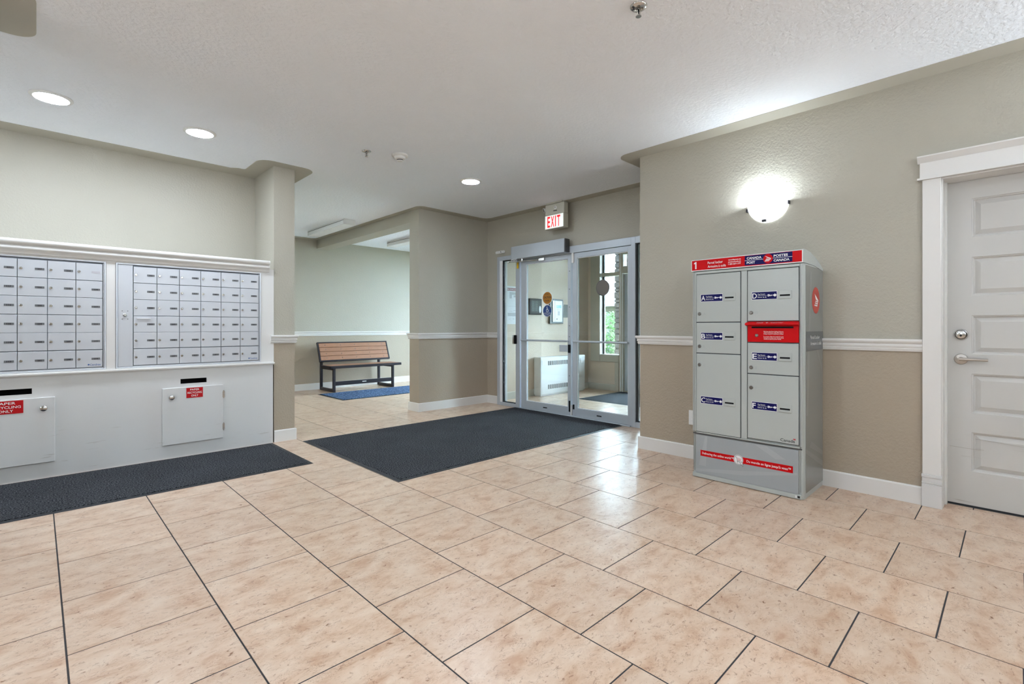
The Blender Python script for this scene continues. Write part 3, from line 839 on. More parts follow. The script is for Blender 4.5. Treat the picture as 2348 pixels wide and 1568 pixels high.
part('crown_moulding', MB().sweep(crown, [(1.642, CY + .006), (XL, CY + .006)]), M['trim'], cb, smooth=45)
part('top_board', MB().box(XL, XR + .010, CY + .006, 5.70, 1.700, 1.712), M['trim'], cb)
def cab_door(x0, x1, knob_right):
    dr = part('cabinet_door', MB().box(x0, x1, CY - .019, CY - .0005, .122, .612), M['cab'], cb, bevel=.002)
    kx = x1 - .063 if knob_right else x0 + .063
    part('knob', MB().lathe([(.010, 0), (.010, .012), (.017, .018), (.022, .028), (.020, .038), (.010, .042), (.0, .043)], (kx, CY - .019, .534), (0, -1, 0), 20), M['chrome'], dr, smooth=50, label='chrome round knob')
    hx = x0 - .004 if knob_right else x1 + .004
    for zz in (.523, .226):
        m3 = MB().cyl((hx, CY - .020, zz - .036), (hx, CY - .020, zz + .036), .0055, n=10).box(hx - .009, hx + .009, CY - .0215, CY - .0190, zz - .026, zz + .026)
        part('hinge', m3, M['chrome'], dr, smooth=50)
    sx = (x0 + .110, x0 + .291) if knob_right else (x0 + .174, x0 + .300)
    cx_ = (sx[0] + sx[1]) / 2; wd = sx[1] - sx[0]; hh = wd * .70 if not knob_right else wd * .52
    zt = .604
    m3 = MB().box(sx[0], sx[1], CY - .0215, CY - .0190, zt - hh, zt, 0)
    for i, t in enumerate(('PAPER', 'RECYCLING', 'ONLY')):
        m3.text(t, (cx_, CY - .0215, zt - hh * (.28 + .30 * i)), X, Z, -Y, hh * .19, 1, .008, 'c', wd * (.55, .86, .42)[i], eps=.001)
    part('recycling_sign', m3, [M['red'], M['white']], dr, label='red PAPER RECYCLING ONLY sign')
cab_door(.775, 1.237, False)
cab_door(-.360, .102, True)

# mailbox units: 6 x 6 compartments each
ROWS = [1.650, 1.511, 1.373, 1.236, 1.098, .962, .822]
CW = .1615
def mail_unit(x0, label, cols_numbers, door_src=[None]):
    u = thing('mailbox_unit', (x0 + .49, CY, .80), label, 'mailbox unit', 'mailbox units in the white cabinet')
    fx0, fx1 = x0 - .113, x0 + 6 * CW + .019
    yb = CY + .020
    part('backing', MB().box(fx0 + .004, fx1 - .004, yb + .004, yb + .02, .806, 1.667), M['mailgap'], u)
    mb = MB()
    for (a, b, c2, e) in ((fx0, fx0 + .010, .803, 1.669), (fx1 - .010, fx1, .803, 1.669), (fx0 + .010, fx1 - .010, .803, .812), (fx0 + .010, fx1 - .010, 1.660, 1.669)):
        mb.box(a, b, CY - .002, yb, c2, e)
    part('frame', mb, M['mailframe'], u, bevel=.001)
    part('inner_rim', MB().box(fx1 - .0165, fx1 - .0135, CY + .001, yb, .814, 1.655).box(x0 - .003, fx1 - .0165, CY + .001, yb, .814, .8185), M['mailframe'], u)
    sp = part('side_panel', MB().box(fx0 + .012, x0 - .003, CY + .002, yb + .004, .815, 1.658), M['mailmetal'], u, bevel=.001)
    lk = MB().lathe([(.014, 0), (.014, .003), (.010, .006), (.009, .010)], (x0 - .055, CY + .002, 1.242), (0, -1, 0), 20)
    part('master_lock', lk, M['chrome'], sp, smooth=40)
    for sx in (-.018, .018):
        for sz in (-.033, .033): part('rivet', MB().cyl((x0 - .055 + sx, CY + .002, 1.242 + sz), (x0 - .055 + sx, CY - .001, 1.242 + sz), .0035, n=8), M['alu_dark'], sp)
    for ci in range(6):
        for ri in range(6):
            xa = x0 + ci * CW; zb = ROWS[ri + 1]; zt = ROWS[ri]; hgt = .1375
            org = Vector((xa, CY + .003, zb))
            if door_src[0] is None:
                me = MB().box(.0018, CW - .0018, 0, .018, .0022, hgt - .0015).mesh('mailbox_door', [M['mailmetal']], bevel=.0012)
                lm = MB().lathe([(.0095, 0), (.0095, .002), (.0065, .0035), (.0065, .006)], (.0185, 0, hgt * .5), (0, -1, 0), 14).box(.0175, .0195, -.0072, -.006, hgt * .5 - .004, hgt * .5 + .004, 1).mesh('cylinder_lock', [M['chrome'], M['black']], smooth=40)
                gm = MB().box(0, CW, .004, .016, -.0022, .0018).mesh('divider_strip', [M['mailframe']])
                door_src[0] = (me, lm, gm)
            me, lm, gm = door_src[0]
            dr = bpy.data.objects.new('mailbox_door', me); COL.objects.link(dr); dr.parent = u; dr.location = org - world_loc(u)
            lo = bpy.data.objects.new('cylinder_lock', lm); COL.objects.link(lo); lo.parent = dr
            num = cols_numbers[ci][ri]
            pm = MB().box(.093, .145, -.0012, 0, hgt * .5 - .0085, hgt * .5 + .0075, 0)
            if num: pm.text(num, (.119, -.0012, hgt * .5 - .0062), X, Z, -Y, .0115, 1, .03, 'c', .0245, eps=.0006, res=1)
            po_ = bpy.data.objects.new('number_plate', pm.mesh('number_plate', [M['plate'] if num else M['papergrey'], M['ink']]))
            COL.objects.link(po_); po_.parent = dr
            if ci == 5 and ri == 5:
                t = MB().text('Cendrex', (CW - .012, 0, .014), X, Z, -Y, .0155, 0, .01, 'r', .066).prism(circle(.006, 12, CW - .086, .022), (0, 0, 0), X, Z, -Y, -.0008, 0)
                to = bpy.data.objects.new('maker_name', t.mesh('maker_name', [M['logo_blue']])); COL.objects.link(to); to.parent = dr
    return u
def seq(start, top=None):
    s = [str(start + i) for i in range(6)][::-1]
    if top is not None: s[0] = top
    return s
n1 = [seq(101), seq(107), seq(113)[0:0] + ['201', '117', '116', '115', '114', '113'], ['207', '206', '205', '204', '203', '202'], ['213', '212', '211', '210', '209', '208'], ['', '218', '217', '216', '215', '214']]
n2 = [seq(301), seq(307), seq(313), seq(401), seq(407), seq(413)]
mail_unit(-.586, 'bank of silver mailboxes whose top corner plate is blank', n1)
u2 = mail_unit(.579, 'bank of silver mailboxes beside the pillar with one white pull', n2)
part('pull_bar', MB().box(.600, .697, CY - .006, CY + .003, 1.2115, 1.2175), M['white'], u2, label='thin white pull bar')

# ================================================================== BENCH
be = thing('bench', (4.32, 8.55, 0), 'slatted brown bench with dark metal frame against the back wall', 'bench')
for xx in (3.722, 4.882):
    mb = MB().box(xx, xx + .043, 8.312, 8.355, 0, .42)
    part('leg', mb, M['bench_metal'], be, bevel=.004)
    part('leg', MB().box(xx, xx + .043, 8.845, 8.888, 0, .585), M['bench_metal'], be, bevel=.004)
    part('foot_rail', MB().box(xx, xx + .043, 8.355, 8.845, .0, .052), M['bench_metal'], be, bevel=.004)
    part('seat_arm', MB().box(xx, xx + .043, 8.355, 8.845, .385, .42), M['bench_metal'], be, bevel=.004)
part('stretcher', MB().box(3.765, 4.882, 8.318, 8.348, .115, .185), M['bench_metal'], be, bevel=.003)
part('maker_tag', MB().box(4.27, 4.35, 8.3165, 8.318, .147, .163), M['plastic'], be)
SX0, SX1, SY0, SY1 = 3.645, 5.05, 8.255, 8.66
mb = MB().box(SX0, SX1, SY0, SY0 + .03, .42, .466).box(SX0, SX1, SY1 - .03, SY1, .42, .466).box(SX0, SX0 + .03, SY0 + .03, SY1 - .03, .42, .466).box(SX1 - .03, SX1, SY0 + .03, SY1 - .03, .42, .466)
part('seat_frame', mb, M['bench_metal'], be, bevel=.004)
for i in range(4):
    y0 = SY0 + .034 + i * .0855
    part('seat_slat', MB().box(SX0 + .03, SX1 - .03, y0, y0 + .080, .44, .468), M['wood'], be, bevel=.003)
BO = Vector((3.618, 8.62, .528)); BU = (Vector((0, 8.755, .872)) - Vector((0, 8.62, .528))); BH = BU.length; BU.normalize()
BN = Vector((0, -BU.z, BU.y)); BWd = 1.392
def bprism(x0, x1, h0, h1, dep, off=0.0, m=0, mb=None):
    mb = mb or MB()
    return mb.prism([(x0, h0), (x1, h0), (x1, h1), (x0, h1)], BO + BN * off, X, BU, BN, dep, m)
mb = MB(); bprism(0, BWd, 0, .022, .04, mb=mb); bprism(0, BWd, BH - .018, BH, .04, mb=mb); bprism(0, .022, .022, BH - .018, .04, mb=mb); bprism(BWd - .022, BWd, .022, BH - .018, .04, mb=mb)
for q in (.11, .40, .68, .96, 1.24): bprism(q, q + .05, .022, BH - .018, .012, -.028, mb=mb)
part('backrest_frame', mb, M['bench_metal'], be)
sh = (BH - .040) / 4
for i in range(4):
    s_ = part('backrest_slat', bprism(.024, BWd - .024, .022 + i * sh + .003, .022 + (i + 1) * sh - .003, .024, -.002), M['wood'], be, bevel=.003)
    m4 = MB()
    for q in (.135, .425, .705, .985, 1.265):
        p = BO + X * q + BU * (.022 + (i + .5) * sh)
        m4.cyl(p - BN * .003, p + BN * .0015, .0065, n=8)
    part('bolt', m4, M['chrome'], s_)
for xx in (3.722, 4.882):
    p0 = Vector((xx, 8.885, .55)); 
    mb = MB().prism([(8.80, .50), (8.888, .50), (8.888, .60), (8.815, .84), (8.775, .84), (8.70, .62)], (xx + .042, 0, 0), Y, Z, X, .041)
    part('back_support', mb, M['bench_metal'], be, bevel=.003)

# ================================================================== CEILING FIXTURES
def downlight(x, y, label, r=.095):
    o = thing('ceiling_light', (x, y, CEIL), label, 'ceiling light', 'round flush ceiling lights')
    part('trim_ring', MB().lathe([(r + .022, 0), (r + .022, -.004), (r + .012, -.011), (r, -.012), (r, -.004)], (x, y, CEIL), (0, 0, 1), 40), M['plastic'], o, smooth=40)
    part('diffuser', MB().lathe([(r, -.008), (r * .9, -.014)], (x, y, CEIL), (0, 0, 1), 24), M['opal'], o, smooth=40)
downlight(.075, 4.69, 'round lit ceiling light above the recycling door with its knob beside the sign')
downlight(.965, 4.68, 'round lit ceiling light above the mailboxes next to the pillar')
downlight(3.42, 4.17, 'round lit ceiling light above the entrance mat')
downlight(1.5, 1.5, 'round lit ceiling light over the middle of the open tiled floor')
downlight(1.5, -.9, 'added unseen round ceiling light between the panelled door and the rear wall')  # out of view, added to even out the room light
downlight(-1.0, 1.4, 'added unseen round ceiling light between the short free-standing wall and the rear wall')  # another unseen fill light, added behind the camera side
downlight(-1.2, 4.68, 'round lit ceiling light over the runner, behind the free-standing wall')
downlight(-1.6, -1.2, 'added unseen round ceiling light in the corner of rear and end walls')  # unseen too, added as fill for the rear of the room
downlight(2.35, 6.9, 'added hidden round ceiling light brightening the passage behind the pillar')  # hidden by the pillar, added to brighten the far hall

def fluorescent(x0, x1, y0, y1, label):
    o = thing('fluorescent_fixture', ((x0 + x1) / 2, (y0 + y1) / 2, CEIL), label, 'ceiling light', 'long surface ceiling fixtures')
    part('housing', MB().box(x0, x1, y0, y1, CEIL - .022, CEIL), M['plastic'], o, bevel=.002)
    part('lens', MB().box(x0 + .004, x1 - .004, y0 + .03, y1 - .03, CEIL - .082, CEIL - .022), M['lens'], o, bevel=.006, seg=2)
    part('end_cap', MB().box(x0, x1, y0, y0 + .03, CEIL - .085, CEIL - .022), M['plastic'], o, bevel=.002)
    part('end_cap', MB().box(x0, x1, y1 - .03, y1, CEIL - .085, CEIL - .022), M['plastic'], o, bevel=.002)
    part('shadow_seam', MB().box(x0 - .001, x0 + .002, y0, y1, CEIL - .026, CEIL - .020), M['alu_dark'], o)
fluorescent(3.235, 3.425, 6.88, 8.20, 'unlit long white ceiling fixture on the lobby side of the beam')
fluorescent(4.735, 4.925, 6.93, 8.25, 'unlit long white ceiling fixture in the bench room')

def sprinkler(x, y, label):
    o = thing('sprinkler_head', (x, y, CEIL), label, 'sprinkler', 'ceiling sprinklers')
    part('escutcheon', MB().lathe([(.042, 0), (.042, -.004), (.036, -.010), (.022, -.013), (.019, -.006)], (x, y, CEIL), (0, 0, 1), 28), M['chrome'], o, smooth=45)
    mb = MB().cyl((x, y, CEIL - .004), (x, y, CEIL - .020), .010, n=12)
    mb.tube([(x - .010, y, CEIL - .018), (x - .013, y, CEIL - .035), (x, y, CEIL - .050)], .0028).tube([(x + .010, y, CEIL - .018), (x + .013, y, CEIL - .035), (x, y, CEIL - .050)], .0028)
    part('yoke', mb, M['chrome'], o)
    part('bulb', MB().cyl((x, y, CEIL - .020), (x, y, CEIL - .046), .003, n=8), M['black'], o)
    part('deflector', MB().cyl((x, y, CEIL - .050), (x, y, CEIL - .0525), .014, n=16), M['chrome'], o)
sprinkler(2.155, 4.12, 'chrome ceiling sprinkler next to the smoke detector')
sprinkler(2.159, 1.315, 'chrome ceiling sprinkler alone over the open floor')
sd = thing('smoke_detector', (2.43, 4.0, CEIL), 'white round smoke detector on the ceiling', 'smoke detector')
part('base', MB().lathe([(.075, 0), (.075, -.010), (.068, -.016), (.055, -.018)], (2.43, 4.0, CEIL), (0, 0, 1), 36), M['plastic'], sd, smooth=40)
part('chamber', MB().lathe([(.052, -.016), (.046, -.036), (.030, -.044)], (2.43, 4.0, CEIL), (0, 0, 1), 36), M['plastic'], sd, smooth=40)
part('vent_ring', MB().lathe([(.029, -.042), (.029, -.052)], (2.43, 4.0, CEIL), (0, 0, 1), 24), M['alu_dark'], sd, smooth=40)
part('cap', MB().lathe([(.030, -.052), (.026, -.058)], (2.43, 4.0, CEIL), (0, 0, 1), 24), M['plastic'], sd, smooth=40)

M['exit_face'] = emissive('exit face', (.80, .84, .82), .22); M['exit_red'] = emissive('exit red', (.75, .006, .012), .35)
for k_ in ('exit_face', 'exit_red'): M[k_].cycles.emission_sampling = 'NONE'
es = thing('exit_sign', (4.80, 4.12, CEIL), 'white emergency sign reading EXIT in red hung from the ceiling', 'exit sign')
part('canopy', MB().box(4.745, 4.845, 3.985, 4.25, CEIL - .018, CEIL), M['beigeplastic'], es, bevel=.002)
part('housing', MB().box(4.757, 4.842, 3.962, 4.276, 2.588, CEIL - .020), M['beigeplastic'], es, bevel=.004)
mb = MB().box(4.752, 4.842, 3.962, 4.276, 2.408, 2.585, 0)
mb.box(4.7512, 4.752, 3.968, 4.270, 2.414, 2.580, 1)
for t, yy in (('E', 4.232), ('X', 4.174), ('I', 4.102), ('T', 4.068)):
    mb.text(t, (4.7512, yy, 2.432), -Y, Z, -X, .135, 2, .02, 'l', {'E': .046, 'X': .058, 'I': .015, 'T': .052}[t], eps=.0012)
part('face', mb, [M['beigeplastic'], M['exit_face'], M['exit_red']], es)
part('test_button', MB().lathe([(.022, 0), (.022, .005), (.014, .007)], (4.757, 4.10, 2.672), (-1, 0, 0), 20), M['plastic'], es, smooth=40)
part('indicator', MB().cyl((4.75, 4.10, 2.674), (4.748, 4.10, 2.674), .006, n=10).box(4.755, 4.757, 4.075, 4.135, 2.628, 2.638), M['ink'], es)
for dy, ax in ((4.300, (-.75, .45, -.35)), ):
    p = Vector((4.775, dy, 2.672)); a = Vector(ax).normalized()
    part('lamp_head', MB().lathe([(.012, -.030), (.022, -.02), (.032, .012), (.032, .018), (.027, .016)], p, a, 20), M['plastic'], es, smooth=40)
    part('lamp_glass', MB().cyl(p + a * .012, p + a * .0165, .026, n=18), M['chrome'], es)

# ================================================================== SCONCE
def sconce(O, A, N, label, watts=FILL_SCONCE_W):
    """O: centre of the rim on the wall, A: along the wall, N: into the room"""
    O, A, N = Vector(O), Vector(A), Vector(N)
    sc = thing('wall_sconce', O - Z * .105, label, 'wall lamp', 'glass bowl wall sconces')
    RA, RX, RZ = .150, .118, .150
    W3 = lambda a, n, z: O + A * a + N * n + Z * z
    def bowl(k):
        vs = []; fs = []; nu, nv = 20, 10
        for j in range(nv + 1):
            ph = math.pi / 2 * j / nv
            for i in range(nu + 1):
                th = math.pi * i / nu
                vs.append(W3(RA * k * math.cos(ph) * math.cos(th), .002 + RX * k * math.cos(ph) * math.sin(th), -RZ * k * math.sin(ph)))
        for j in range(nv):
            for i in range(nu):
                fs.append((j * (nu + 1) + i, j * (nu + 1) + i + 1, (j + 1) * (nu + 1) + i + 1, (j + 1) * (nu + 1) + i))
        return vs, fs
    mb = MB(); v, f = bowl(1.0); mb.add(v, f); n0 = len(v); v, f = bowl(.965); mb.add(v, f)
    mb.f += [(i, i + 1, n0 + i + 1, n0 + i) for i in range(20)]; mb.m += [0] * 20
    part('glass_shade', mb, M['shade'], sc, smooth=50)
    def blk(a0, a1, n0_, n1_, z0, z1):
        p, q = W3(a0, n0_, z0), W3(a1, n1_, z1)
        return MB().box(p.x, q.x, p.y, q.y, p.z, q.z)
    part('clip', blk(.146, .156, 0, .028, -.049, -.023), M['bench_metal'], sc)
    part('clip', blk(-.156, -.146, 0, .028, -.033, -.007), M['bench_metal'], sc)
    part('clip', blk(-.016, .012, .090, .105, -.157, -.141), M['bench_metal'], sc)
    part('bulb', MB().lathe([(.0, .0), (.018, .004), (.026, .02), (.026, .05), (.016, .07), (.012, .08)], W3(.055, .045, -.010), (0, 0, -1), 16), M['bulb'], sc, smooth=60)
    ld = bpy.data.lights.new('sconce_bulb_light', 'POINT'); ld.energy = watts; ld.color = (.78, .88, 1); ld.shadow_soft_size = .03
    lo = bpy.data.objects.new('sconce_bulb_light', ld); COL.objects.link(lo); lo.parent = sc; lo.location = A * .05 + N * .065 + Z * .112
sconce((4.09, 1.345, 2.105), Y, -X, 'lit frosted glass bowl sconce above the parcel locker', SCONCE_W)
sconce((4.09, -1.60, 2.105), Y, -X, 'added unseen glass bowl sconce for ceiling light on the far side of the panelled door')  # from here down: unseen sconces added to throw light up at the ceiling
sconce((-3.5, .2, 2.105), Y, X, 'added unseen glass bowl sconce for ceiling light on the end wall, nearer the rear wall')
sconce((-3.5, 3.0, 2.105), Y, X, 'added unseen glass bowl sconce for ceiling light on the end wall, nearer the mailboxes')
sconce((-1.4, -2.5, 2.105), X, Y, 'added unseen glass bowl sconce for ceiling light on the rear wall, nearer the end wall')
sconce((1.8, -2.5, 2.105), X, Y, 'added unseen glass bowl sconce for ceiling light on the rear wall, nearer the panelled door')

# ================================================================== WALL OUTLET
ol = thing('wall_outlet', (4.09, 1.955, .30), 'white outlet plate half hidden behind the parcel locker', 'outlet')
part('plate', MB().box(4.082, 4.09, 1.915, 1.990, .294, .419), M['plastic'], ol, bevel=.002)
part('socket', MB().box(4.080, 4.083, 1.935, 1.970, .312, .345).box(4.080, 4.083, 1.935, 1.970, .368, .401), M['plastic'], ol)

# ================================================================== PARCEL LOCKER
LX, LYa, LYb, LBX = 3.615, .975, 1.732, 4.078
lk = thing('parcel_locker', (3.85, 1.353, 0), 'grey parcel locker with red banner and lettered doors against the wall', 'parcel locker')
R_, U_, N_ = -Y, Z, -X
G = M['lock_grey']
mb = MB()
mb.prism(round_poly([(LX + .012, LYa, .03), (LBX, LYa), (LBX, LYb), (LX + .012, LYb, .012)], 6), (0, 0, 1.566), X, Y, Z, 1.566)
part('body', mb, G, lk, smooth=40)
part('side_panel', MB().box(LX + .055, LBX - .002, LYa - .002, LYa + .001, .035, 1.555), M['lock_side'], lk)
prof = [(0, 1.568), (0, 1.648), (.006, 1.656), (.05, 1.658), (.15, 1.650), (.27, 1.626), (.38, 1.592), (LBX - LX, 1.560), (LBX - LX, 1.545), (.25, 1.566)]
mb = MB().prism([(p[0], p[1]) for p in prof][::-1], (LX - .002, LYa - .004, 0), X, Z, -Y, LYb - LYa + .008)
part('top_cap', mb, G, lk, smooth=25)
mb = MB()
# frame members around the doors
for (ya, yb, za, zb) in ((LYb - .032, LYb - .004, .348, 1.562), (LYa + .004, LYa + .020, .348, 1.562), (1.328, 1.369, .348, 1.5425), (LYa + .02, LYb - .032, 1.543, 1.562), (LYa + .02, LYb - .032, .338, .347)):
    mb.box(LX - .004, LX + .014, ya, yb, za, zb)
part('door_frame', mb, G, lk, bevel=.0025)
mb = MB()
for yy in (LYb - .013, LYb - .022, LYa + .012): mb.box(LX - .0046, LX - .003, yy, yy + .0018, .05, 1.56)
mb.box(LX - .0008, LX + .001, LYa + .006, LYb - .006, .330, .338)
part('groove', mb, M['alu_dark'], lk)
def keyed_door(letter, ya, yb, za, zb, lz, lockz):
    """ya<yb in world Y; label and key slot at lz"""
    o = part('locker_door', MB().box(LX - .006, LX + .010, ya + .003, yb - .003, za + .003, zb - .003), G, lk, bevel=.002)
    o['label'] = 'grey locker door lettered ' + letter
    part('gap', MB().box(LX - .0012, LX + .0008, ya, yb, za, zb), M['shadowgap'], o)
    left = yb
    y0 = left - .036 if left > 1.4 else left - .030
    wl_, hl_ = .166, .056
    P = Vector((LX - .0065, y0, lz - hl_ / 2))
    mb = MB().prism([(0, 0), (wl_, 0), (wl_, hl_), (0, hl_)], P - X * .0004, R_, U_, N_, .001, 0)
    q = .0025
    mb.prism([(q, q), (wl_ - q, q), (wl_ - q, hl_ - q), (q, hl_ - q)], P - X * .0008, R_, U_, N_, .0005, 1)
    P2 = P - X * .0009
    mb.text(letter, P2 + R_ * .006 + U_ * .010, R_, U_, N_, .036, 0, .012, 'l', .030 if letter != 'F' else .022)
    mb.text('Key Return', P2 + R_ * .042 + U_ * .034, R_, U_, N_, .0085, 0, .012, 'l', .048, res=1)
    mb.text('Retour de cl\u00e9', P2 + R_ * .042 + U_ * .013, R_, U_, N_, .0085, 0, .012, 'l', .056, res=1)
    for poly in ([(.042, .027), (.098, .027), (.098, .0285), (.042, .0285)], [(.118, .0255), (.138, .0255), (.138, .0305), (.118, .0305)], [(.124, .021), (.127, .021), (.127, .0255), (.124, .0255)],
                 circle(.009, 14, .112, .028, .0075), [(.142, .0225), (.150, .0225), (.150, .0155), (.163, .028), (.150, .0405), (.150, .0335), (.142, .0335)]):
        mb.prism(poly, P2 - X * .0003, R_, U_, N_, .0003, 0)
    mb.prism(circle(.003, 8, .108, .028), P2 - X * .0005, R_, U_, N_, .0002, 1)
    part('key_return_label', mb, [M['white'], M['navy']], o, label='navy key return label')
    P3 = Vector((LX - .006, y0 - .176, lz - .027))
    mb = MB().prism([(0, 0), (.080, 0), (.080, .056), (0, .056)], P3 - X * .005, R_, U_, N_, .006, 0)
    kp_ = part('key_slot', mb, G, o, bevel=.002)
    part('slot_opening', MB().prism([(.008, .018), (.070, .018), (.070, .029), (.008, .029)], P3 - X * .0056, R_, U_, N_, .001, 0), M['black'], o)
    mb = MB().lathe([(.013, 0), (.013, .003), (.010, .006), (.009, .009)], (LX - .006, left - .027, lockz), (-1, 0, 0), 20)
    part('cam_lock', mb, M['lockmetal'], o, smooth=40)
    part('embossed_letter', MB().text(letter, (LX - .006, left - .056, lockz - .009), R_, U_, N_, .018, 0, .0, 'l'), M['lock_streak'], o)
keyed_door('A', 1.371, 1.700, 1.178, 1.541, 1.360, 1.242)
keyed_door('B', 1.371, 1.700, .945, 1.178, 1.074, .997)
keyed_door('C', 1.371, 1.700, .348, .945, .594, .857)
keyed_door('D', .997, 1.326, 1.182, 1.541, 1.360, 1.243)
keyed_door('E', .997, 1.326, .815, 1.034, .938, .858)
keyed_door('F', .997, 1.326, .358, .815, .594, .717)
# mail slot unit
ms = part('mail_slot', MB().box(LX - .007, LX + .010, 1.0, 1.323, 1.038, 1.180), M['printred'], lk, bevel=.002, label='red mail slot unit')
mb = MB().prism([(0, 1.176), (.030, 1.168), (.032, 1.158), (.008, 1.150), (0, 1.150)], (LX - .006, 1.331, 0), -X, Z, Y, .336)
part('hood', mb, M['printred'], ms)
nh = Vector((-.26, 0, .966)).normalized()
mb = MB()
uo = Vector((.966, 0, .26)).normalized()
for t, yy, wdt in (('Mail', 1.255, .040), ('Courrier', 1.165, .080)):
    mb.text(t, Vector((LX - .033, yy, 1.1690)), R_, uo, nh, .014, 0, .02, 'l', wdt, eps=.001)
mb.text('\u2665', Vector((LX - .033, 1.196, 1.1690)), R_, uo, nh, .012, 0, .02, 'l', .014, eps=.001)
part('hood_lettering', mb, M['white'], ms)
part('slot_opening', MB().box(LX - .0085, LX - .006, 1.03, 1.295, 1.134, 1.146), M['black'], ms)
mb = MB().box(LX - .010, LX - .006, 1.02, 1.305, 1.122, 1.131)
part('flap_lip', mb, M['printred'], ms)
part('cam_lock', MB().lathe([(.011, 0), (.011, .003), (.008, .006)], (LX - .007, 1.262, 1.084), (-1, 0, 0), 18), M['lockmetal'], ms, smooth=40)
mb = MB()
for i, t in enumerate(('Mail deposited here before 5:00 p.m.', 'will be picked up daily Monday to', 'Friday except for statutory holidays.', None, 'Le courrier d\u00e9pos\u00e9 ici avant 5 h sera', 'ramass\u00e9 tous les jours du lundi au', 'vendredi sauf les jours f\u00e9ri\u00e9s.')):
    if t: mb.text(t, Vector((LX - .007, 1.216, 1.109 - i * .0088)), R_, U_, N_, .0058, 0, .02, 'l', .126 if i != 6 else .112, res=1)
part('notice', mb, M['white'], ms)
# red banner
BY, BZ0, BZ1 = 1.735, 1.567, 1.650
mb = MB().box(LX - .012, LX - .001, .974, BY, BZ0, BZ1, 0)
mb.box(LX - .0125, LX - .0118, .979, BY - .005, BZ0 + .006, BZ1 - .003, 1)
bn = part('banner', mb, [M['plastic'], M['printred']], lk, label='red banner')
BXf = LX - .0125
def bt(t, dy, dz, h, w=None, bold=.012, m=0, mbb=None, res=3): mbb.text(t, Vector((BXf, BY - dy, BZ0 + dz)), R_, U_, N_, h, m, bold, 'l', w, res=res)
mb = MB()
mb.prism([(.031, .016), (.041, .016), (.041, .070), (.034, .070), (.022, .062), (.022, .053), (.031, .057)], Vector((BXf - .0006, BY, BZ0)), R_, U_, N_, .0005, 0)
part('banner_number', mb, M['white'], bn); mb = MB()
bt('Parcel locker', .128, .046, .018, .112, .008, 0, mb)
bt('Armoire \u00e0 colis', .128, .018, .018, .134, .008, 0, mb)
part('banner_title', mb, M['white'], bn); mb = MB()
bt('canadapost.ca', .280, .058, .009, .088, .02, 0, mb, 2)
bt('postescanada.ca', .280, .043, .009, .088, .02, 0, mb, 2)
bt('1 800 267-1177', .280, .026, .0105, .088, .02, 0, mb, 2)
part('banner_contact', mb, M['white'], bn)
mb = MB()
q0, q1 = .395, .700
P = Vector((BXf - .0006, BY, BZ0))
mb.prism([(q0, .011), (q1, .011), (q1, .078), (q0, .078)], P, R_, U_, N_, .0006, 0)
mb.prism([(q0, .0435), (q1, .0435), (q1, .0462), (q0, .0462)], P - X * .0003, R_, U_, N_, .0003, 1)
P = P - X * .0004
cxx = .5485
mb.prism(circle(.031, 40, cxx, .045, .031), P, R_, U_, N_, .0004, 2)
def wing(O, s, mbb, mi):
    S = lambda pts: [(p[0] * s, p[1] * s) for p in pts]
    for poly in ([(-.60, .62), (.70, .02), (.52, -.06), (-.18, .22)], [(-.34, .06), (.66, -.10), (.56, -.20), (-.40, -.10)], [(-.46, -.18), (.50, -.28), (.40, -.38), (-.54, -.32)], [(-.60, -.40), (.32, -.46), (.18, -.58), (-.70, -.58)]):
        mbb.prism(S(poly)[::-1], O, R_, U_, N_, .0003, mi)
wing(P - X * .0004 + R_ * cxx + U_ * .045, .031, mb, 1)
for t, a, b, wdt in (('CANADA', q0 + .014, .052, .098), ('POST', q0 + .014, .021, .056), ('POSTES', q0 + .190, .052, .088), ('CANADA', q0 + .190, .021, .098)):
    mb.text(t, P + R_ * a + U_ * b, R_, U_, N_, .0155, 1, .03, 'l', wdt)
part('post_logo', mb, [M['navy'], M['white'], M['printred']], bn, label='navy and red post logo')
# lower panel
lp = part('lower_panel', MB().box(LX - .004, LX + .004, 1.002, 1.700, .036, .326), M['lock_dark'], lk, label='dark grey lower panel')
mb = MB(); P = Vector((LX - .0043, 1.70, .036))
for poly in ([(0, .012), (.34, .048), (.34, .080), (0, .03)], [(.34, .048), (.69, .125), (.69, .14), (.34, .080)], [(.56, .205), (.62, .215), (.50, .285), (.42, .285)], [(.02, .06), (.075, .06), (.085, .285), (.07, .285)]):
    mb.prism(poly, P, R_, U_, N_, .0003, 0)
part('panel_pattern', mb, M['lock_streak'], lp)
mb = MB(); P = Vector((LX - .0052, 1.666, .165))
mb.prism([(0, .004), (.632, .004), (.632, .050), (0, .048)], P, R_, U_, N_, .0006, 0)
mb.text('Delivering the online world\u2122', P + R_ * .014 + U_ * .019, R_, U_, N_, .0165, 1, .010, 'l', .230)
mb.text("Du monde en ligne jusqu'\u00e0 vous\u2122", P + R_ * .336 + U_ * .019, R_, U_, N_, .0165, 1, .010, 'l', .284)
part('slogan_strip', mb, [M['printred'], M['white']], lp, label='red slogan strip')
mb = MB(); P = Vector((LX - .0056, 1.387, .192))
mb.prism(circle(.034, 36), P, R_, U_, N_, .0004, 0)
mb.prism(circle(.031, 36), P - X * .0004, R_, U_, N_, .0003, 2)
mb.prism(circle(.029, 36), P - X * .0007, R_, U_, N_, .0003, 0)
P = P - X * .0009
def seg2(a, b, w_, mi):
    a, b = Vector(a), Vector(b); n = (b - a).normalized(); p = Vector((-n.y, n.x)) * w_ / 2
    mb.prism([tuple(a - p), tuple(b - p), tuple(b + p), tuple(a + p)], P, R_, U_, N_, .0002, mi)
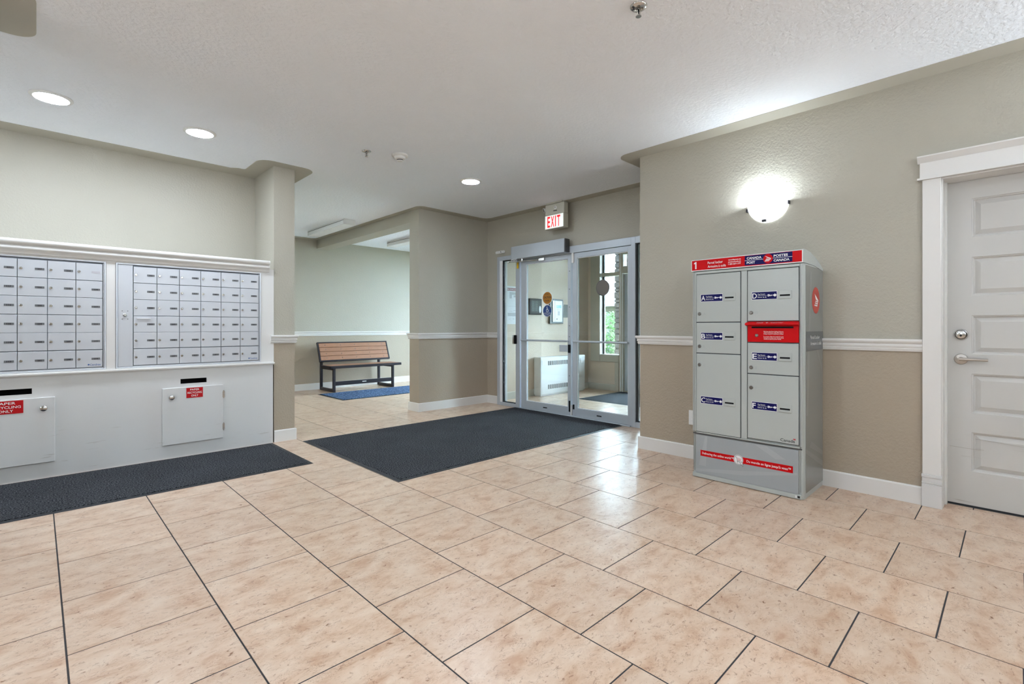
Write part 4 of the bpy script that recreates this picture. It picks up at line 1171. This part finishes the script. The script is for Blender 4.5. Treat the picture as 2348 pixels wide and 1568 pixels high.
for a, b in (((-.020, .016), (-.012, .015)), ((-.012, .015), (-.006, -.010)), ((-.006, -.010), (.014, -.010)), ((-.008, -.016), (.014, -.016)), ((-.006, -.010), (-.009, -.016))): seg2(a, b, .0022, 2)
for a, b in (((-.010, .010), (.018, .008)), ((.018, .008), (.014, -.005)), ((-.008, -.001), (.016, .001)), ((-.006, -.006), (.014, -.005)), ((0, .009), (.001, -.006)), ((.009, .009), (.009, -.006))): seg2(a, b, .0016, 1)
mb.prism(circle(.0022, 10, -.005, -.020), P, R_, U_, N_, .0002, 2); mb.prism(circle(.0022, 10, .012, -.020), P, R_, U_, N_, .0002, 2)
mb.prism([(.018, -.008), (.017, -.038), (.024, -.032), (.030, -.044), (.035, -.041), (.029, -.030), (.038, -.028)], P - X * .0003, R_, U_, N_, .0002, 2)
mb.prism([(.0195, -.012), (.0188, -.034), (.0245, -.0292), (.0305, -.0405), (.0325, -.0395), (.0268, -.0278), (.0340, -.0265)], P - X * .0006, R_, U_, N_, .0002, 0)
part('cart_emblem', mb, [M['white'], M['printred'], M['ink']], lp, label='round white shopping cart emblem')
mb = MB().text('Canad\u00e4'.replace('\u00e4', 'a'), Vector((LX - .006, 1.110, .372)), R_, U_, N_, .020, 0, .006, 'l', .088)
mb.prism([(0, 0), (.003, 0), (.003, .011), (0, .011)], Vector((LX - .0068, 1.031, .390)), R_, U_, N_, .0003, 1).prism([(.010, 0), (.013, 0), (.013, .011), (.010, .011)], Vector((LX - .0068, 1.031, .390)), R_, U_, N_, .0003, 1).prism([(.004, .002), (.009, .002), (.009, .009), (.004, .009)], Vector((LX - .0068, 1.031, .390)), R_, U_, N_, .0003, 1)
part('wordmark', mb, [M['ink'], M['printred']], lk)
part('base_rail', MB().box(LX - .006, LX + .012, LYa + .008, LYb - .004, .004, .034), G, lk, bevel=.002)
part('serial_tag', MB().box(LX - .0068, LX - .006, .992, 1.006, .012, .026, 1).box(LX - .0066, LX - .006, 1.010, 1.020, .012, .028, 0), [M['white'], M['ink']], lk)
# side graphics (face -Y)
SN = -Y
mb = MB(); P = Vector((0, LYa - .0025, 0))
for poly in ([(3.67, .55), (3.72, .55), (3.80, 1.52), (3.77, 1.52)], [(3.75, .33), (4.07, .22), (4.07, .25), (3.80, .36)], [(3.67, .30), (4.07, .14), (4.07, .18), (3.67, .33)], [(3.90, 1.0), (4.06, .82), (4.06, .86), (3.93, 1.0)], [(3.95, 1.40), (4.03, 1.53), (4.05, 1.53), (3.97, 1.38)]):
    mb.prism(poly, P, X, Z, SN, .0003, 0)
part('side_pattern', mb, M['lock_side2'], lk)
mb = MB(); P = Vector((3.90, LYa - .0030, 1.328))
mb.prism(circle(.092, 44), P, X, Z, SN, .0006, 0)
P = P + SN * .0005
S_ = lambda pts, s: [(p[0] * s, p[1] * s) for p in pts]
for poly in ([(-.35, .50), (-.28, .46), (.66, .0), (.50, -.04), (-.05, .06)], [(-.10, -.02), (.50, -.06), (.62, -.04), (.52, -.16), (-.20, -.10)], [(-.24, -.16), (.48, -.20), (.44, -.30), (-.30, -.24)], [(-.36, -.31), (.40, -.34), (.34, -.46), (-.46, -.42)]):
    mb.prism(S_(poly, .092)[::-1], P, X, Z, SN, .0003, 1)
part('side_logo', mb, [M['sidered'], M['white']], lk, label='round red post logo')
mb = MB(); P = Vector((0, LYa - .0030, 0))
mb.prism([(3.675, .978), (LBX - .003, .985), (LBX - .003, 1.112), (3.675, 1.112)], P, X, Z, SN, .0006, 0)
mb.text('Parcel Locker', P + X * 3.765 + Z * 1.060 + SN * .0004, X, Z, SN, .024, 1, .0, 'l', .225)
mb.text('Armoire \u00e0 colis', P + X * 3.765 + Z * 1.018 + SN * .0004, X, Z, SN, .024, 1, .0, 'l', .262)
part('side_band', mb, [M['lock_band'], M['white']], lk, label='dark band with white lettering')

# ================================================================== OUTDOORS
struct('ground', MB().box(7.62, 60, -25, 60, -.25, -.06), M['lawn'], 'bright green lawn outside the vestibule', 'lawn')
struct('porch_slab', MB().box(7.62, 10.4, 2.0, 12.0, -.06, -.01), M['concrete'], 'concrete porch outside the exterior door', 'porch')
st = thing('stone_column', (8.42, 5.32, -.06), 'grey stone porch column outside the vestibule window', 'column')
part('core', MB().box(8.225, 8.615, 5.125, 5.515, -.0, 2.9), M['mortar'], st)
z = 0.0; row = 0
rs = random.Random(3)
while z < 2.85:
    hh = rs.uniform(.07, .15)
    cut = rs.uniform(.35, .65)
    for face in range(2):
        if face == 0:   # west face (towards the vestibule)
            ys = [5.11, 5.11 + .42 * cut, 5.53]
            for a, b in zip(ys[:-1], ys[1:]):
                part('stone', MB().box(8.19 - rs.uniform(0, .02), 8.235, a + .006, b - .006, z + .006, z + hh - .004), M['stone'], st, bevel=.012, seg=2)
        else:           # north face
            part('stone', MB().box(8.23, 8.61, 5.505, 5.54 + rs.uniform(0, .02), z + .006, z + hh - .004), M['stone'], st, bevel=.012, seg=2)
    z += hh; row += 1
struct('porch_roof', MB().box(7.62, 9.6, 1.8, 7.2, 2.95, 3.15), M['soffit'], 'grey porch roof above the stone column', 'roof')

def bush(x, y, r, h, n, seed, label):
    o = thing('bush', (x, y, -.06), label, 'bush')
    rg = random.Random(seed); mb = MB()
    for i in range(n):
        a = rg.uniform(0, 2 * math.pi); u = rg.uniform(-1, 1); q = (1 - u * u) ** .5; k_ = rg.uniform(.72, 1.0)
        c = Vector((x + r * q * math.cos(a) * k_, y + r * q * math.sin(a) * k_, h / 2 + h / 2 * u * k_))
        s = rg.uniform(.03, .07)
        d1_ = Vector((rg.uniform(-1, 1), rg.uniform(-1, 1), rg.uniform(-1, 1))).normalized(); d2_ = d1_.orthogonal().normalized()
        mb.add([c - d1_ * s, c + d2_ * s * .45, c + d1_ * s, c - d2_ * s * .45], [(0, 1, 2, 3)])
    part('foliage', mb, M['leaf'], o, kind='stuff')
    part('stem', MB().cyl((x, y, -.06), (x, y, h * .6), .05, .02, 8), M['stone'], o)
bush(12.6, 8.75, 1.15, 1.65, 5000, 11, 'bright green leafy bush outside the vestibule window')

nb = thing('neighbour_house', (20, 14, -.06), 'pale house with grey shingle roof beyond the bush', 'building')
part('wall', MB().box(18, 26, 9, 22, -.06, 2.2), M['stucco'], nb)
mb = MB().add([(17.3, 8.4, 2.1), (17.3, 22.6, 2.1), (22, 22.6, 3.5), (22, 8.4, 3.5)], [(0, 1, 2, 3)]).add([(26.7, 8.4, 2.1), (26.7, 22.6, 2.1), (22, 22.6, 3.5), (22, 8.4, 3.5)], [(3, 2, 1, 0)])
part('roof', mb, M['shingle'], nb)
part('gutter', MB().box(17.15, 17.32, 8.4, 22.6, 2.02, 2.16), M['soffit'], nb)
part('downspout', MB().tube([(17.24, 13.2, 2.05), (17.4, 12.9, 1.9), (17.9, 12.4, 1.75), (17.92, 12.38, 0)], .05), M['soffit'], nb)
